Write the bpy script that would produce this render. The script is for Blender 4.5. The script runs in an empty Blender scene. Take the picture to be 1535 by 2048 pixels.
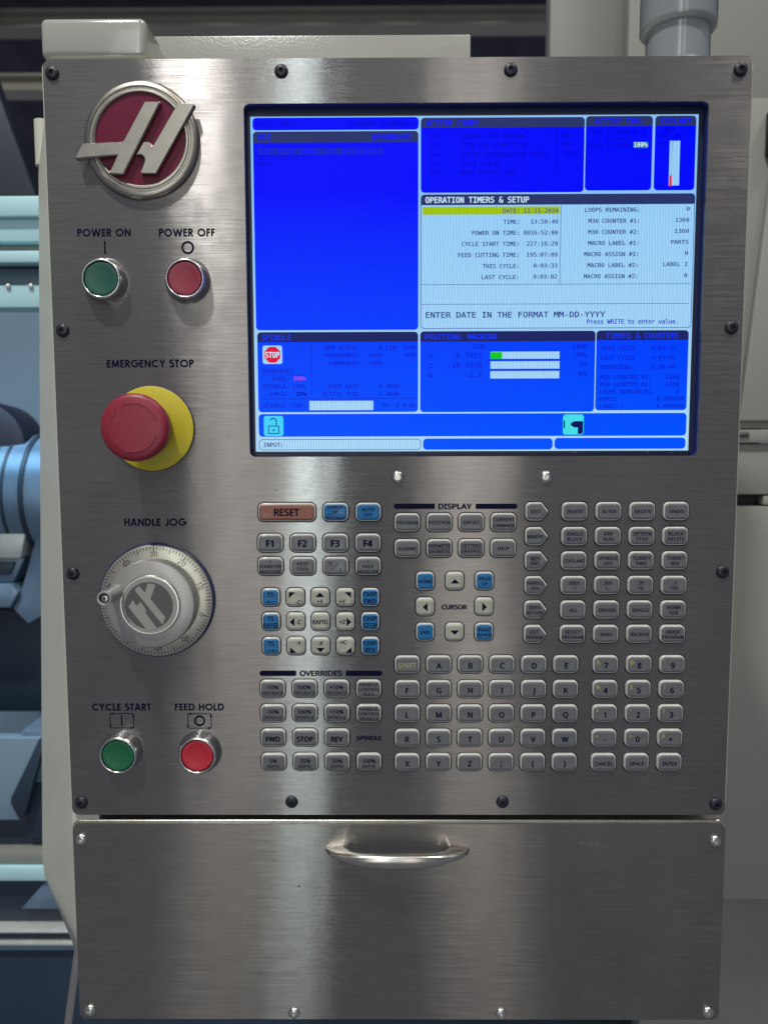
import bpy, bmesh, math, os, random
from mathutils import Vector
from mathutils.geometry import delaunay_2d_cdt

random.seed(7)
MM = 0.001
SC = bpy.context.scene
COL = SC.collection

# ------------------------------------------------------------------ camera
cam = bpy.data.cameras.new('camera')
cam_ob = bpy.data.objects.new('camera', cam)
COL.objects.link(cam_ob)
cam.sensor_fit = 'VERTICAL'
cam.sensor_height = 24.0
cam.lens = 1538.0 / 2048.0 * 24.0
cam.dof.use_dof = True
cam.dof.focus_distance = 0.54
cam.dof.aperture_fstop = 5.6
cam.clip_start = 0.01
cam.clip_end = 60.0
cam_ob.location = (-0.0058, -0.5429, 0.0)
cam_ob.rotation_euler = (1.4835, 0.0028, 0.0062)
SC.camera = cam_ob

# ------------------------------------------------------------------ light
world = bpy.data.worlds.new('World')
SC.world = world
world.use_nodes = True
bg = world.node_tree.nodes['Background']
bg.inputs['Color'].default_value = (0.80, 0.84, 1.0, 1)
bg.inputs['Strength'].default_value = 0.175


def area(name, loc, target, sx, sy, power, color):
    l = bpy.data.lights.new(name, 'AREA')
    l.shape = 'RECTANGLE'
    l.size, l.size_y = sx, sy
    l.energy = power
    l.color = color
    o = bpy.data.objects.new(name, l)
    o.location = loc
    o.rotation_euler = (Vector(target) - Vector(loc)).to_track_quat('-Z', 'Y').to_euler()
    COL.objects.link(o)
    return o


# high shop lamp, added cabinet fill, and unseen panels added to streak the steel
area('ceiling_lamp', (-1.12, -1.95, 4.20), (-0.1, 0, 0), 0.28, 0.28, 170, (1.0, 0.98, 0.93))
area('cabinet_fill_lamp', (2.1, -1.3, 4.3), (0.2, 0, 0), 0.9, 0.9, 75, (1.0, 0.94, 0.84))  # added on the right to brighten the dark cabinet
area('warm_streak_panel', (-0.69, -3.0, 0.45), (-0.69, 0, 0.45), 0.40, 3.4, 6.6, (1.0, 0.95, 0.85))  # unseen panel standing in for lit background, makes the warm streak
area('cool_streak_panel', (-0.39, -3.0, 0.9), (-0.39, 0, 0.9), 0.055, 3.6, 12.0, (0.86, 1.0, 0.98))  # narrow panel added for the thin pale streak in the steel
area('wide_streak_panel', (0.375, -3.0, 0.8), (0.375, 0, 0.8), 0.35, 3.8, 8.0, (1.0, 0.94, 0.84))  # unseen panel added for the warm band right of centre

SC.cycles.caustics_reflective = False
SC.cycles.caustics_refractive = False
SC.view_settings.view_transform = 'Standard'
SC.view_settings.look = 'None'
SC.view_settings.exposure = 0.0
SC.view_settings.gamma = 1.0
SC.view_settings.use_curve_mapping = False

# ------------------------------------------------------------------ measured tables (mm)
ROW = {'reset': -47.4, 'F': -69.4, 'M': -86.0, 'd1': -54.9, 'd2': -73.4, 'c1': -96.9, 'c2': -115.4, 'c3': -133.8, 'r1': -47.3, 'r2': -65.0, 'r3': -82.4, 'r4': -100.1, 'r5': -117.8, 'r6': -135.5, 'j1': -108.5, 'j2': -126.1, 'j3': -144.0, 'o1': -175.5, 'o2': -193.6, 'o3': -211.8, 'o4': -230.0, 'a1': -157.7, 'a2': -175.9, 'a3': -193.9, 'a4': -212.1, 'a5': -230.3}
WINDOW = {'edit': (-99.29, 216.56, 15.31, 224.93), 'mdi': (-99.2, 80.73, 15.08, 215.72), 'codes': (16.8, 174.24, 129.47, 224.33), 'tool': (130.32, 175.24, 176.2, 224.85), 'cool': (177.92, 175.17, 205.98, 224.81), 'op': (16.8, 81.4, 206.84, 173.06), 'spin': (-98.49, 23.25, 15.06, 79.36), 'pos': (16.54, 23.01, 139.9, 79.57), 'tim': (140.59, 23.89, 205.34, 79.71), 'icon': (-98.47, 5.88, 205.6, 21.94), 'input': (-98.53, -3.72, 17.18, 4.04), 'fld1': (18.67, -3.67, 110.97, 4.25), 'fld2': (112.26, -3.43, 205.43, 4.47)}
HEADER = {'mdi': 208.24, 'codes': 217.7, 'tool': 218.06, 'cool': 218.33, 'op': 166.04, 'spin': 72.49, 'pos': 72.41, 'tim': 72.99}
SCREEN_TEXT = [
('edit', 'EDIT: MDI', -83.78, 221.01, 26.77, 3.34, 'dim'),
('edit', 'CURRENT COMMANDS', -10.55, 220.62, 46.72, 3.44, 'dim'),
('mdi', 'MDI', -91.01, 211.95, 8.95, 3.82, 'head'),
('mdi', 'N00000001', -3.0, 211.73, 26.97, 3.91, 'head'),
('mdi', '(AUTO PROBE MANUAL TOOL MEASUREMENT)', -52.54, 202.55, 86.54, 3.66, 'head'),
('mdi', 'G211 T101 H3 ;', -79.65, 198.46, 32.14, 2.82, 'dim'),
('mdi', 'M30 ;', -90.17, 194.24, 11.25, 2.72, 'dim'),
('mdi', ';', -95.14, 189.86, 1.13, 2.27, 'dim'),
('codes', 'ACTIVE CODES', 38.43, 220.84, 35.98, 3.84, 'head'),
('codes', 'G01', 26.65, 212.22, 7.05, 2.84, 'dim'),
('codes', 'LINEAR FEED MOTION', 65.81, 212.02, 43.29, 3.03, 'dim'),
('codes', 'G99', 26.67, 206.13, 7.06, 2.85, 'dim'),
('codes', 'FEED PER REVOLUTION', 66.96, 205.93, 45.52, 3.04, 'dim'),
('codes', 'G40', 26.69, 200.03, 7.06, 2.85, 'dim'),
('codes', 'CUTTER COMPENSATION CANCEL', 75.2, 199.79, 61.93, 3.13, 'dim'),
('codes', 'G80', 26.71, 193.92, 7.07, 2.86, 'dim'),
('codes', 'CYCLE CANCEL', 58.16, 193.77, 27.77, 2.96, 'dim'),
('codes', 'G54', 26.73, 187.8, 7.08, 2.86, 'dim'),
('codes', 'WORK OFFSET  #54', 63.28, 187.62, 37.95, 3.01, 'dim'),
('codes', 'D01', 116.97, 212.29, 5.46, 2.83, 'dim'),
('codes', 'M03', 118.0, 206.21, 7.33, 2.85, 'dim'),
('codes', 'T505', 119.13, 200.11, 9.36, 2.86, 'dim'),
('tool', 'ACTIVE TOOL', 152.96, 221.42, 33.03, 3.62, 'head'),
('tool', 'TOOL 5', 139.32, 214.18, 14.05, 2.84, 'dim'),
('tool', 'OFFSET 5', 161.41, 214.27, 19.07, 2.73, 'dim'),
('tool', 'LOAD 72 LIFE', 146.47, 205.62, 28.58, 2.92, 'dim'),
('tool', '100%', 168.19, 205.79, 9.41, 2.96, 'white'),
('cool', 'COOLANT', 191.97, 221.49, 20.57, 3.56, 'head'),
('cool', 'OFF', 188.2, 215.65, 6.52, 2.52, 'dim'),
('cool', 'HPC ON', 188.32, 211.57, 14.41, 2.43, 'dim'),
('cool', '1/1', 183.03, 206.06, 6.39, 2.67, 'dim'),
('cool', '0/1', 182.74, 178.64, 6.42, 2.69, 'dim'),
('op', 'OPERATION TIMERS & SETUP', 55.96, 169.34, 71.57, 3.88, 'white'),
('op', 'DATE:', 79.4, 161.87, 10.84, 2.64, 'navy'),
('op', '11-11-2024', 100.38, 161.91, 23.75, 2.7, 'navy'),
('op', 'TIME:', 79.59, 154.39, 10.5, 2.65, 'navy'),
('op', '13:50:40', 102.8, 154.47, 18.84, 2.68, 'navy'),
('op', 'POWER ON TIME:', 68.73, 146.95, 32.26, 2.75, 'navy'),
('op', '8016:52:00', 100.33, 147.03, 23.7, 2.71, 'navy'),
('op', 'CYCLE START TIME:', 65.18, 139.45, 39.42, 2.78, 'navy'),
('op', '227:16:29', 101.45, 139.55, 21.38, 2.7, 'navy'),
('op', 'FEED CUTTING TIME:', 63.98, 131.93, 41.86, 2.8, 'navy'),
('op', '195:07:09', 101.49, 132.07, 21.24, 2.71, 'navy'),
('op', 'THIS CYCLE:', 72.49, 124.34, 24.89, 2.73, 'navy'),
('op', '0:03:33', 103.88, 124.55, 16.38, 2.69, 'navy'),
('op', 'LAST CYCLE:', 72.25, 116.77, 25.41, 2.73, 'navy'),
('op', '0:03:02', 103.85, 117.03, 16.38, 2.7, 'navy'),
('op', 'LOOPS REMAINING:', 149.55, 162.23, 37.41, 2.76, 'navy'),
('op', '0', 202.16, 162.66, 2.18, 2.6, 'navy'),
('op', 'M30 COUNTER #1:', 150.81, 154.74, 35.0, 2.75, 'navy'),
('op', '1360', 198.47, 155.2, 9.33, 2.64, 'navy'),
('op', 'M30 COUNTER #2:', 150.74, 147.24, 34.97, 2.76, 'navy'),
('op', '1360', 198.28, 147.71, 9.62, 2.64, 'navy'),
('op', 'MACRO LABEL #1:', 150.74, 139.72, 34.8, 2.76, 'navy'),
('op', 'PARTS', 197.04, 140.2, 12.02, 2.66, 'navy'),
('op', 'MACRO ASSIGN #1:', 149.5, 132.19, 37.24, 2.77, 'navy'),
('op', '0', 201.87, 132.65, 2.12, 2.62, 'navy'),
('op', 'MACRO LABEL #2:', 150.63, 124.63, 34.82, 2.77, 'navy'),
('op', 'LABEL 2', 194.36, 125.14, 16.63, 2.69, 'navy'),
('op', 'MACRO ASSIGN #2:', 149.46, 117.06, 37.12, 2.78, 'navy'),
('op', '0', 201.89, 117.54, 2.06, 2.63, 'navy'),
('op', 'ENTER DATE IN THE FORMAT MM-DD-YYYY', 83.33, 90.88, 125.73, 3.9, 'navy'),
('op', 'Press WRITE to enter value.', 165.48, 85.89, 63.4, 3.03, 'blue2'),
('spin', 'SPINDLE', -84.9, 75.64, 20.61, 3.67, 'head'),
('spin', 'OVERRIDES', -84.58, 52.38, 21.19, 2.87, 'dim'),
('spin', 'FEED:', -82.5, 46.94, 11.38, 2.84, 'dim'),
('spin', 'SPINDLE:', -86.04, 41.51, 18.31, 2.86, 'dim'),
('spin', '100%', -69.06, 41.45, 9.39, 2.84, 'dim'),
('spin', 'RAPID:', -83.66, 36.22, 13.73, 2.85, 'dim'),
('spin', 'SPINDLE LOAD:', -80.18, 28.1, 29.97, 2.91, 'dim'),
('spin', 'RPM ACTUAL:', -38.1, 68.44, 25.29, 2.87, 'dim'),
('spin', '0', -11.35, 68.51, 2.15, 2.79, 'dim'),
('spin', 'LIM:', -3.35, 68.32, 8.53, 2.81, 'dim'),
('spin', '3400', 8.96, 68.44, 9.12, 2.81, 'dim'),
('spin', 'PROGRAMMED:', -38.06, 63.04, 25.14, 2.87, 'dim'),
('spin', '1000', -14.93, 63.13, 9.29, 2.82, 'dim'),
('spin', 'RPM', 9.67, 63.04, 6.89, 2.81, 'dim'),
('spin', 'COMMANDED:', -36.85, 57.63, 22.67, 2.87, 'dim'),
('spin', '1000', -14.95, 57.72, 9.29, 2.82, 'dim'),
('spin', 'FEED RATE:', -36.8, 41.35, 22.9, 2.88, 'dim'),
('spin', '0.0000', -5.31, 41.41, 13.9, 2.85, 'dim'),
('spin', 'ACTIVE FEED:', -39.05, 35.91, 27.34, 2.9, 'dim'),
('spin', '0.0000', -5.32, 35.97, 13.91, 2.85, 'dim'),
('spin', '0%', -7.72, 28.04, 4.67, 2.83, 'dim'),
('spin', '0.0', 2.92, 28.01, 6.76, 2.83, 'dim'),
('spin', 'KW', 10.93, 27.98, 4.42, 2.83, 'dim'),
('spin', '25%', -67.75, 36.08, 6.98, 2.83, 'dark'),
('spin', '500%', -68.83, 46.98, 8.38, 2.66, 'pink'),
('stop', 'STOP', -87.99, 63.55, 9.83, 3.97, 'white'),
('pos', 'POSITION:', 32.8, 75.73, 25.52, 3.36, 'head'),
('pos', 'MACHINE', 60.26, 75.8, 20.54, 3.34, 'head'),
('pos', '(IN)', 58.52, 68.92, 9.11, 3.14, 'dim'),
('pos', 'LOAD', 129.35, 68.84, 9.48, 3.13, 'dim'),
('pos', 'X', 23.74, 62.49, 2.46, 3.12, 'dim'),
('pos', '-6.7923', 49.74, 62.83, 20.32, 3.18, 'dim'),
('pos', '34%', 129.89, 63.15, 8.1, 3.13, 'dim'),
('pos', 'Z', 23.76, 55.74, 2.46, 3.13, 'dim'),
('pos', '-16.3378', 48.43, 56.0, 23.41, 3.2, 'dim'),
('pos', '2%', 131.33, 56.49, 5.48, 3.13, 'dim'),
('pos', 'B', 23.77, 48.98, 2.46, 3.13, 'dim'),
('pos', '-2.2', 54.12, 49.14, 11.42, 3.16, 'dim'),
('pos', '0%', 131.29, 49.66, 5.49, 3.14, 'dim'),
('tim', 'TIMERS & COUNTERS', 172.65, 76.08, 50.89, 3.62, 'head'),
('tim', 'THIS CYCLE', 155.88, 67.41, 23.77, 2.93, 'dim'),
('tim', '0:03:33', 188.05, 67.59, 16.5, 2.9, 'dim'),
('tim', 'LAST CYCLE', 155.93, 60.82, 24.02, 2.93, 'dim'),
('tim', '0:03:02', 188.05, 60.94, 16.6, 2.9, 'dim'),
('tim', 'REMAINING', 154.71, 54.3, 21.47, 2.93, 'dim'),
('tim', '0:00:00', 188.13, 54.41, 16.69, 2.91, 'dim'),
('tim', 'M30 COUNTER #1:', 161.37, 47.22, 35.09, 2.98, 'dim'),
('tim', '1360', 194.93, 47.33, 9.42, 2.89, 'dim'),
('tim', 'M30 COUNTER #2:', 161.42, 42.17, 35.12, 2.98, 'dim'),
('tim', '1360', 194.97, 42.21, 9.51, 2.89, 'dim'),
('tim', 'LOOPS REMAINING:', 162.42, 36.96, 37.35, 2.99, 'dim'),
('tim', '0', 198.62, 37.07, 2.22, 2.87, 'dim'),
('tim', 'PARTS', 149.72, 31.86, 12.02, 2.91, 'dim'),
('tim', '0.000000', 193.75, 32.03, 19.11, 2.93, 'dim'),
('tim', 'LABEL 2', 152.19, 26.79, 16.76, 2.93, 'dim'),
('tim', '0.000000', 193.83, 26.88, 19.12, 2.94, 'dim'),
('input', 'INPUT:', -88.43, 0.08, 13.23, 2.88, 'navy')]
SCREEN_BAR = [
('mdi', 'cursor_line', -95.97, 200.24, -9.11, 204.7, 'hl'),
('codes', 'divider_line', 110.09, 185.58, 110.41, 216.46, 'dimline'),
('tool', 'divider_line', 144.97, 209.9, 161.48, 210.22, 'dimline'),
('tool', 'life_badge', 163.33, 203.54, 173.34, 207.62, 'teal'),
('cool', 'level_gauge', 188.21, 178.37, 195.36, 208.18, 'lite'),
('cool', 'level_fill', 188.6, 177.83, 190.26, 185.24, 'red'),
('cool', 'divider_line', 189.9, 185.37, 190.22, 208.03, 'navyl'),
('op', 'date_row', 18.08, 159.4, 113.32, 164.75, 'lime'),
('op', 'divider_line', 114.01, 111.96, 114.33, 165.53, 'navyl'),
('op', 'divider_line', 17.17, 111.6, 205.17, 111.92, 'navyl'),
('op', 'divider_line', 17.19, 98.07, 205.18, 98.39, 'navyl'),
('op', 'divider_line', 17.51, 165.89, 205.41, 166.2, 'navyl'),
('spin', 'divider_line', -60.6, 34.08, -60.28, 71.06, 'dimline'),
('spin', 'divider_line', -97.86, 32.62, 14.63, 32.93, 'dimline'),
('spin', 'divider_line', -95.92, 49.24, -62.76, 49.56, 'dimline'),
('spin', 'load_gauge', -62.22, 24.59, -16.75, 31.19, 'lite'),
('pos', 'load_gauge', 66.07, 60.27, 114.83, 65.27, 'lite'),
('pos', 'load_fill', 66.08, 60.24, 74.26, 65.01, 'green'),
('pos', 'load_gauge', 66.14, 53.35, 114.95, 58.54, 'lite'),
('pos', 'load_gauge', 66.11, 46.51, 114.89, 51.7, 'lite')]
SCREEN_ICON = {'stop': (-94.91, 57.21, -80.98, 70.12), 'lock': (-94.89, 6.32, -80.87, 20.68), 'door': (118.05, 6.74, 132.84, 21.07)}
PANEL_LABEL = [('POWER ON', -201.22, 145.98, 36.91, 5.29), ('POWER OFF', -144.12, 145.72, 38.7, 5.3), ('EMERGENCY STOP', -172.09, 56.9, 60.7, 5.4), ('HANDLE JOG', -171.7, -54.41, 44.17, 5.47), ('CYCLE START', -200.13, -189.27, 42.84, 5.33), ('FEED HOLD', -143.5, -189.3, 35.67, 5.32)]
MARK = {'bar_on': [-200.96, 135.89, 1.16, 8.89], 'ring_off': [-143.81, 135.64, 4.44, 2.99], 'cyc': [-208.66, -204.91, -191.66, -194.16], 'hold': [-152.09, -205.04, -135.21, -194.4], 'bar_cyc': [-200.26, -199.48, 1.06, 7.92], 'ring_hold': [-143.55, -199.62, 4.06, 2.7], 'dl': [-2.43, -45.39, 26.62, -41.63], 'dr': [55.51, -45.52, 85.01, -41.76], 'ol': [-99.44, -166.3, -72.98, -162.37], 'or': [-37.22, -166.36, -10.83, -162.43], 'DISPLAY': [29.38, -45.44, 52.5, -41.83], 'OVERRIDES': [-70.1, -166.2, -40.14, -162.6], 'CURSOR': [31.9, -117.55, 49.67, -114.34], 'SPINDLE': [-29.54, -214.01, -11.7, -210.99]}
EMBLEM_H = [[(4.34, 23.05), (15.24, 22.88), (-11.16, -24.22), (-21.26, -23.75), (-15.03, -11.71), (-43.99, -14.0), (-38.68, -3.99), (-11.01, -2.87)], [(26.65, 21.88), (38.19, 21.09), (10.84, -23.9), (-0.03, -23.64), (3.51, -15.29), (3.15, -12.86), (1.43, -11.48), (-2.41, -11.56), (3.01, -2.94), (6.51, -2.96), (7.81, -3.6), (8.63, -5.5), (9.63, -5.08)]]
WHEEL_H = [[(-9.66, 11.77), (-6.54, 14.82), (-2.54, 9.85), (-0.46, 16.53), (4.89, 15.56), (1.11, 5.45), (11.05, -7.21), (8.83, -12.39)], [(-14.28, 0.02), (-11.01, 4.9), (-8.77, 0.78), (-5.66, 3.46), (-2.23, -1.82), (-2.67, -3.93), (5.23, -15.37), (-1.64, -16.9)]]


# ------------------------------------------------------------------ materials
MATS = {}


def lin(r, g, b):
    def f(c):
        c /= 255.0
        return c / 12.92 if c <= 0.04045 else ((c + 0.055) / 1.055) ** 2.4
    return (f(r), f(g), f(b), 1.0)


def pmat(name, color, rough=0.5, metal=0.0, coat=0.0, spec=0.5, noise=0.0, nscale=60.0, bump=0.0, bscale=400.0):
    m = bpy.data.materials.new(name)
    m.use_nodes = True
    nt = m.node_tree
    b = nt.nodes['Principled BSDF']
    b.inputs['Base Color'].default_value = (*color[:3], 1)
    b.inputs['Roughness'].default_value = rough
    b.inputs['Metallic'].default_value = metal
    b.inputs['Coat Weight'].default_value = coat
    b.inputs['Coat Roughness'].default_value = 0.10
    b.inputs['Specular IOR Level'].default_value = spec
    tc = nt.nodes.new('ShaderNodeNewGeometry')
    if noise > 0:
        n = nt.nodes.new('ShaderNodeTexNoise')
        n.inputs['Scale'].default_value = nscale
        n.inputs['Detail'].default_value = 6
        nt.links.new(tc.outputs['Position'], n.inputs['Vector'])
        mx = nt.nodes.new('ShaderNodeMix')
        mx.data_type = 'RGBA'
        mx.inputs['A'].default_value = (*[c * (1 - noise) for c in color[:3]], 1)
        mx.inputs['B'].default_value = (*[min(1, c * (1 + noise)) for c in color[:3]], 1)
        nt.links.new(n.outputs['Fac'], mx.inputs['Factor'])
        nt.links.new(mx.outputs['Result'], b.inputs['Base Color'])
        rr = nt.nodes.new('ShaderNodeMapRange')
        rr.inputs['To Min'].default_value = rough * (1 - noise)
        rr.inputs['To Max'].default_value = min(1, rough * (1 + noise))
        nt.links.new(n.outputs['Fac'], rr.inputs['Value'])
        nt.links.new(rr.outputs['Result'], b.inputs['Roughness'])
    if bump > 0:
        n2 = nt.nodes.new('ShaderNodeTexNoise')
        n2.inputs['Scale'].default_value = bscale
        n2.inputs['Detail'].default_value = 3
        nt.links.new(tc.outputs['Position'], n2.inputs['Vector'])
        bp = nt.nodes.new('ShaderNodeBump')
        bp.inputs['Strength'].default_value = bump
        bp.inputs['Distance'].default_value = 0.0005
        nt.links.new(n2.outputs['Fac'], bp.inputs['Height'])
        nt.links.new(bp.outputs['Normal'], b.inputs['Normal'])
    MATS[name] = m
    return m


def brushed(name, color, rough, aniso, marks, wave=1.0):
    """Horizontally brushed stainless steel: wide lobe up and down, narrow lobe sideways."""
    m = bpy.data.materials.new(name)
    m.use_nodes = True
    nt = m.node_tree
    L = nt.links
    nt.nodes.remove(nt.nodes['Principled BSDF'])
    b = nt.nodes.new('ShaderNodeBsdfAnisotropic')
    b.distribution = 'BECKMANN'
    b.inputs['Anisotropy'].default_value = aniso
    tv = nt.nodes.new('ShaderNodeCombineXYZ')
    tv.inputs['X'].default_value = 1.0
    L.new(tv.outputs['Vector'], b.inputs['Tangent'])
    b2 = nt.nodes.new('ShaderNodeBsdfAnisotropic')
    b2.distribution = 'GGX'
    b2.inputs['Roughness'].default_value = 0.62
    ms = nt.nodes.new('ShaderNodeMixShader')
    ms.inputs['Fac'].default_value = 0.38
    L.new(b.outputs['BSDF'], ms.inputs[1])
    L.new(b2.outputs['BSDF'], ms.inputs[2])
    L.new(ms.outputs['Shader'], nt.nodes['Material Output'].inputs['Surface'])
    g = nt.nodes.new('ShaderNodeNewGeometry')

    def noise(sx, sy, sz, detail=4.0, rg=0.6):
        mp = nt.nodes.new('ShaderNodeMapping')
        mp.inputs['Scale'].default_value = (sx, sy, sz)
        L.new(g.outputs['Position'], mp.inputs['Vector'])
        n = nt.nodes.new('ShaderNodeTexNoise')
        n.inputs['Scale'].default_value = 1.0
        n.inputs['Detail'].default_value = detail
        n.inputs['Roughness'].default_value = rg
        L.new(mp.outputs['Vector'], n.inputs['Vector'])
        return n.outputs['Fac']

    def mrange(v, a, c, lo, hi):
        r = nt.nodes.new('ShaderNodeMapRange')
        r.inputs['From Min'].default_value = a
        r.inputs['From Max'].default_value = c
        r.inputs['To Min'].default_value = lo
        r.inputs['To Max'].default_value = hi
        L.new(v, r.inputs['Value'])
        return r.outputs['Result']

    def mul(a, c, op='MULTIPLY'):
        x = nt.nodes.new('ShaderNodeMath')
        x.operation = op
        for i, s in enumerate((a, c)):
            if isinstance(s, (int, float)):
                x.inputs[i].default_value = s
            else:
                L.new(s, x.inputs[i])
        return x.outputs['Value']

    fine = noise(45, 45, 2300, 3.0)
    streak = noise(16, 16, 1500, 3.0)
    smear = noise(13, 13, 9, 5.0)
    spots = noise(60, 60, 60, 4.0)
    tone = mul(mrange(fine, 0.3, 0.7, 0.85, 1.12), mrange(streak, 0.3, 0.7, 0.88, 1.10))
    tone = mul(tone, mrange(smear, 0.3, 0.75, 1.05, 0.84))
    tone = mul(tone, mrange(noise(240, 240, 240, 2.0), 0.70, 0.76, 1.0, 0.80))
    hsv = nt.nodes.new('ShaderNodeMix')
    hsv.data_type = 'RGBA'
    hsv.blend_type = 'MULTIPLY'
    hsv.inputs['Factor'].default_value = 1.0
    hsv.inputs['A'].default_value = (*color, 1)
    cc = nt.nodes.new('ShaderNodeCombineColor')
    for k in range(3):
        L.new(tone, cc.inputs[k])
    L.new(cc.outputs['Color'], hsv.inputs['B'])
    L.new(hsv.outputs['Result'], b.inputs['Color'])
    L.new(hsv.outputs['Result'], b2.inputs['Color'])
    r = mul(mrange(streak, 0.3, 0.7, rough * 0.92, rough * 1.08), mrange(spots, 0.35, 0.75, 0.97, 1.06))
    L.new(mul(r, mrange(smear, 0.35, 0.75, 0.92, 1.14)), b.inputs['Roughness'])
    # brushing grooves and a very slight waviness of the sheet
    bp = nt.nodes.new('ShaderNodeBump')
    bp.inputs['Strength'].default_value = 0.10
    bp.inputs['Distance'].default_value = 0.0002
    L.new(fine, bp.inputs['Height'])
    wv = nt.nodes.new('ShaderNodeBump')
    wv.inputs['Strength'].default_value = 0.35 * wave
    wv.inputs['Distance'].default_value = 0.0009
    L.new(noise(16, 16, 5, 2.0), wv.inputs['Height'])
    L.new(wv.outputs['Normal'], bp.inputs['Normal'])
    L.new(bp.outputs['Normal'], b.inputs['Normal'])
    MATS[name] = m
    return m


def screen_mat(name, top, bottom=None, ripple=0.0):
    """Lit LCD picture element: emits its colour behind a satin filter."""
    m = bpy.data.materials.new(name)
    m.use_nodes = True
    nt = m.node_tree
    b = nt.nodes['Principled BSDF']
    b.inputs['Base Color'].default_value = (0.0, 0.0, 0.0, 1)
    b.inputs['Roughness'].default_value = 0.35
    b.inputs['Specular IOR Level'].default_value = 0.06
    b.inputs['Emission Color'].default_value = lin(*top)
    b.inputs['Emission Strength'].default_value = 1.0
    g = nt.nodes.new('ShaderNodeNewGeometry')
    src = None
    if bottom:  # viewing-angle fade of the LCD painted into the emission colour
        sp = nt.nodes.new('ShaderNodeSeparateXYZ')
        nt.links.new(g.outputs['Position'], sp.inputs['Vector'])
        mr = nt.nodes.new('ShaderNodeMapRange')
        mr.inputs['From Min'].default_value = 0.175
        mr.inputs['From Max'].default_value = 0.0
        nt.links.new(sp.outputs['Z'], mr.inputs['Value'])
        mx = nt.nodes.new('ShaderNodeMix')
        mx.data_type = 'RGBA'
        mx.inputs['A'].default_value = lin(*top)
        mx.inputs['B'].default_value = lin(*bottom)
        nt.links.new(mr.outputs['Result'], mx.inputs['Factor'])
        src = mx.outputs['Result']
    if ripple:
        mp = nt.nodes.new('ShaderNodeMapping')
        mp.inputs['Rotation'].default_value = (0, math.radians(7), 0)
        mp.inputs['Scale'].default_value = (1, 1, 0.25)
        nt.links.new(g.outputs['Position'], mp.inputs['Vector'])
        w = nt.nodes.new('ShaderNodeTexWave')
        w.bands_direction = 'X'
        w.inputs['Scale'].default_value = 165
        w.inputs['Distortion'].default_value = 3.5
        w.inputs['Detail'].default_value = 2
        w.inputs['Detail Scale'].default_value = 1.2
        nt.links.new(mp.outputs['Vector'], w.inputs['Vector'])
        mr = nt.nodes.new('ShaderNodeMapRange')
        mr.inputs['To Min'].default_value = 1 - ripple
        mr.inputs['To Max'].default_value = 1 + ripple * 0.6
        nt.links.new(w.outputs['Fac'], mr.inputs['Value'])
        nt.links.new(mr.outputs['Result'], b.inputs['Emission Strength'])
    if src is not None:
        nt.links.new(src, b.inputs['Emission Color'])
    MATS[name] = m
    return m


brushed('steel', (0.27, 0.26, 0.255), 0.232, 0.79, 1)
brushed('drawer_steel', (0.30, 0.287, 0.27), 0.24, 0.79, 2, 0.7)
pmat('edge_steel', (0.62, 0.60, 0.55), 0.33, 1.0, noise=0.15)
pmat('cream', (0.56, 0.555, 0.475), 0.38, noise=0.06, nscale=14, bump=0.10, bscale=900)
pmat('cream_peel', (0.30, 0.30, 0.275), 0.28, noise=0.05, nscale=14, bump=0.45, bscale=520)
pmat('white_gloss', (0.36, 0.36, 0.33), 0.18, coat=0.6, noise=0.05, nscale=20)
pmat('gap_black', (0.008, 0.008, 0.013), 0.6)
pmat('bezel_glow_blue', (0.010, 0.020, 0.095), 0.40, noise=0.2, nscale=120)  # dark bezel with the screen's blue glow painted into its colour
pmat('screw_black', (0.010, 0.011, 0.024), 0.42, noise=0.25, nscale=300)
pmat('screw_steel', (0.62, 0.62, 0.60), 0.27, 1.0, noise=0.2, nscale=400)
pmat('ink', (0.003, 0.003, 0.022), 0.6, spec=0.08)
pmat('ink_yellow', (0.40, 0.36, 0.09), 0.6, spec=0.1)
pmat('key_body', (0.48, 0.48, 0.46), 0.38, coat=0.3, noise=0.06, nscale=150)
pmat('cap_grey', (0.115, 0.120, 0.130), 0.46, coat=0.12, spec=0.35, noise=0.10, nscale=120)
pmat('cap_cream', (0.34, 0.345, 0.285), 0.46, coat=0.12, spec=0.35, noise=0.08, nscale=120)
pmat('cap_blue', (0.001, 0.115, 0.30), 0.46, coat=0.12, spec=0.35, noise=0.10, nscale=120)
pmat('cap_rust', (0.21, 0.080, 0.052), 0.46, coat=0.12, spec=0.35, noise=0.10, nscale=120)
pmat('chrome', (0.60, 0.60, 0.61), 0.26, 1.0, noise=0.15, nscale=200)
pmat('satin_metal', (0.70, 0.69, 0.65), 0.32, 1.0, noise=0.12, nscale=200)
pmat('emblem_metal', (0.40, 0.375, 0.33), 0.34, 1.0, noise=0.12, nscale=150)
pmat('burgundy', (0.135, 0.004, 0.030), 0.40, coat=0.1, spec=0.25, noise=0.12, nscale=60)
pmat('button_green_dark', (0.008, 0.085, 0.062), 0.42, noise=0.10, nscale=120)
pmat('button_red_dark', (0.235, 0.016, 0.040), 0.42, noise=0.10, nscale=120)
pmat('button_green', (0.004, 0.105, 0.042), 0.40, noise=0.10, nscale=120)
pmat('button_red', (0.42, 0.015, 0.028), 0.40, noise=0.10, nscale=120)
pmat('stop_red', (0.235, 0.013, 0.033), 0.42, noise=0.10, nscale=90, bump=0.08, bscale=1500)
pmat('stop_yellow', (0.52, 0.44, 0.012), 0.42, noise=0.08, nscale=70)
pmat('dial_silver', (0.56, 0.54, 0.46), 0.33, 0.85, noise=0.12, nscale=150)
pmat('knob_grey', (0.36, 0.355, 0.34), 0.34, 0.5, noise=0.10, nscale=120)
pmat('logo_dark', (0.075, 0.075, 0.078), 0.45, noise=0.15, nscale=200)
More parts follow.
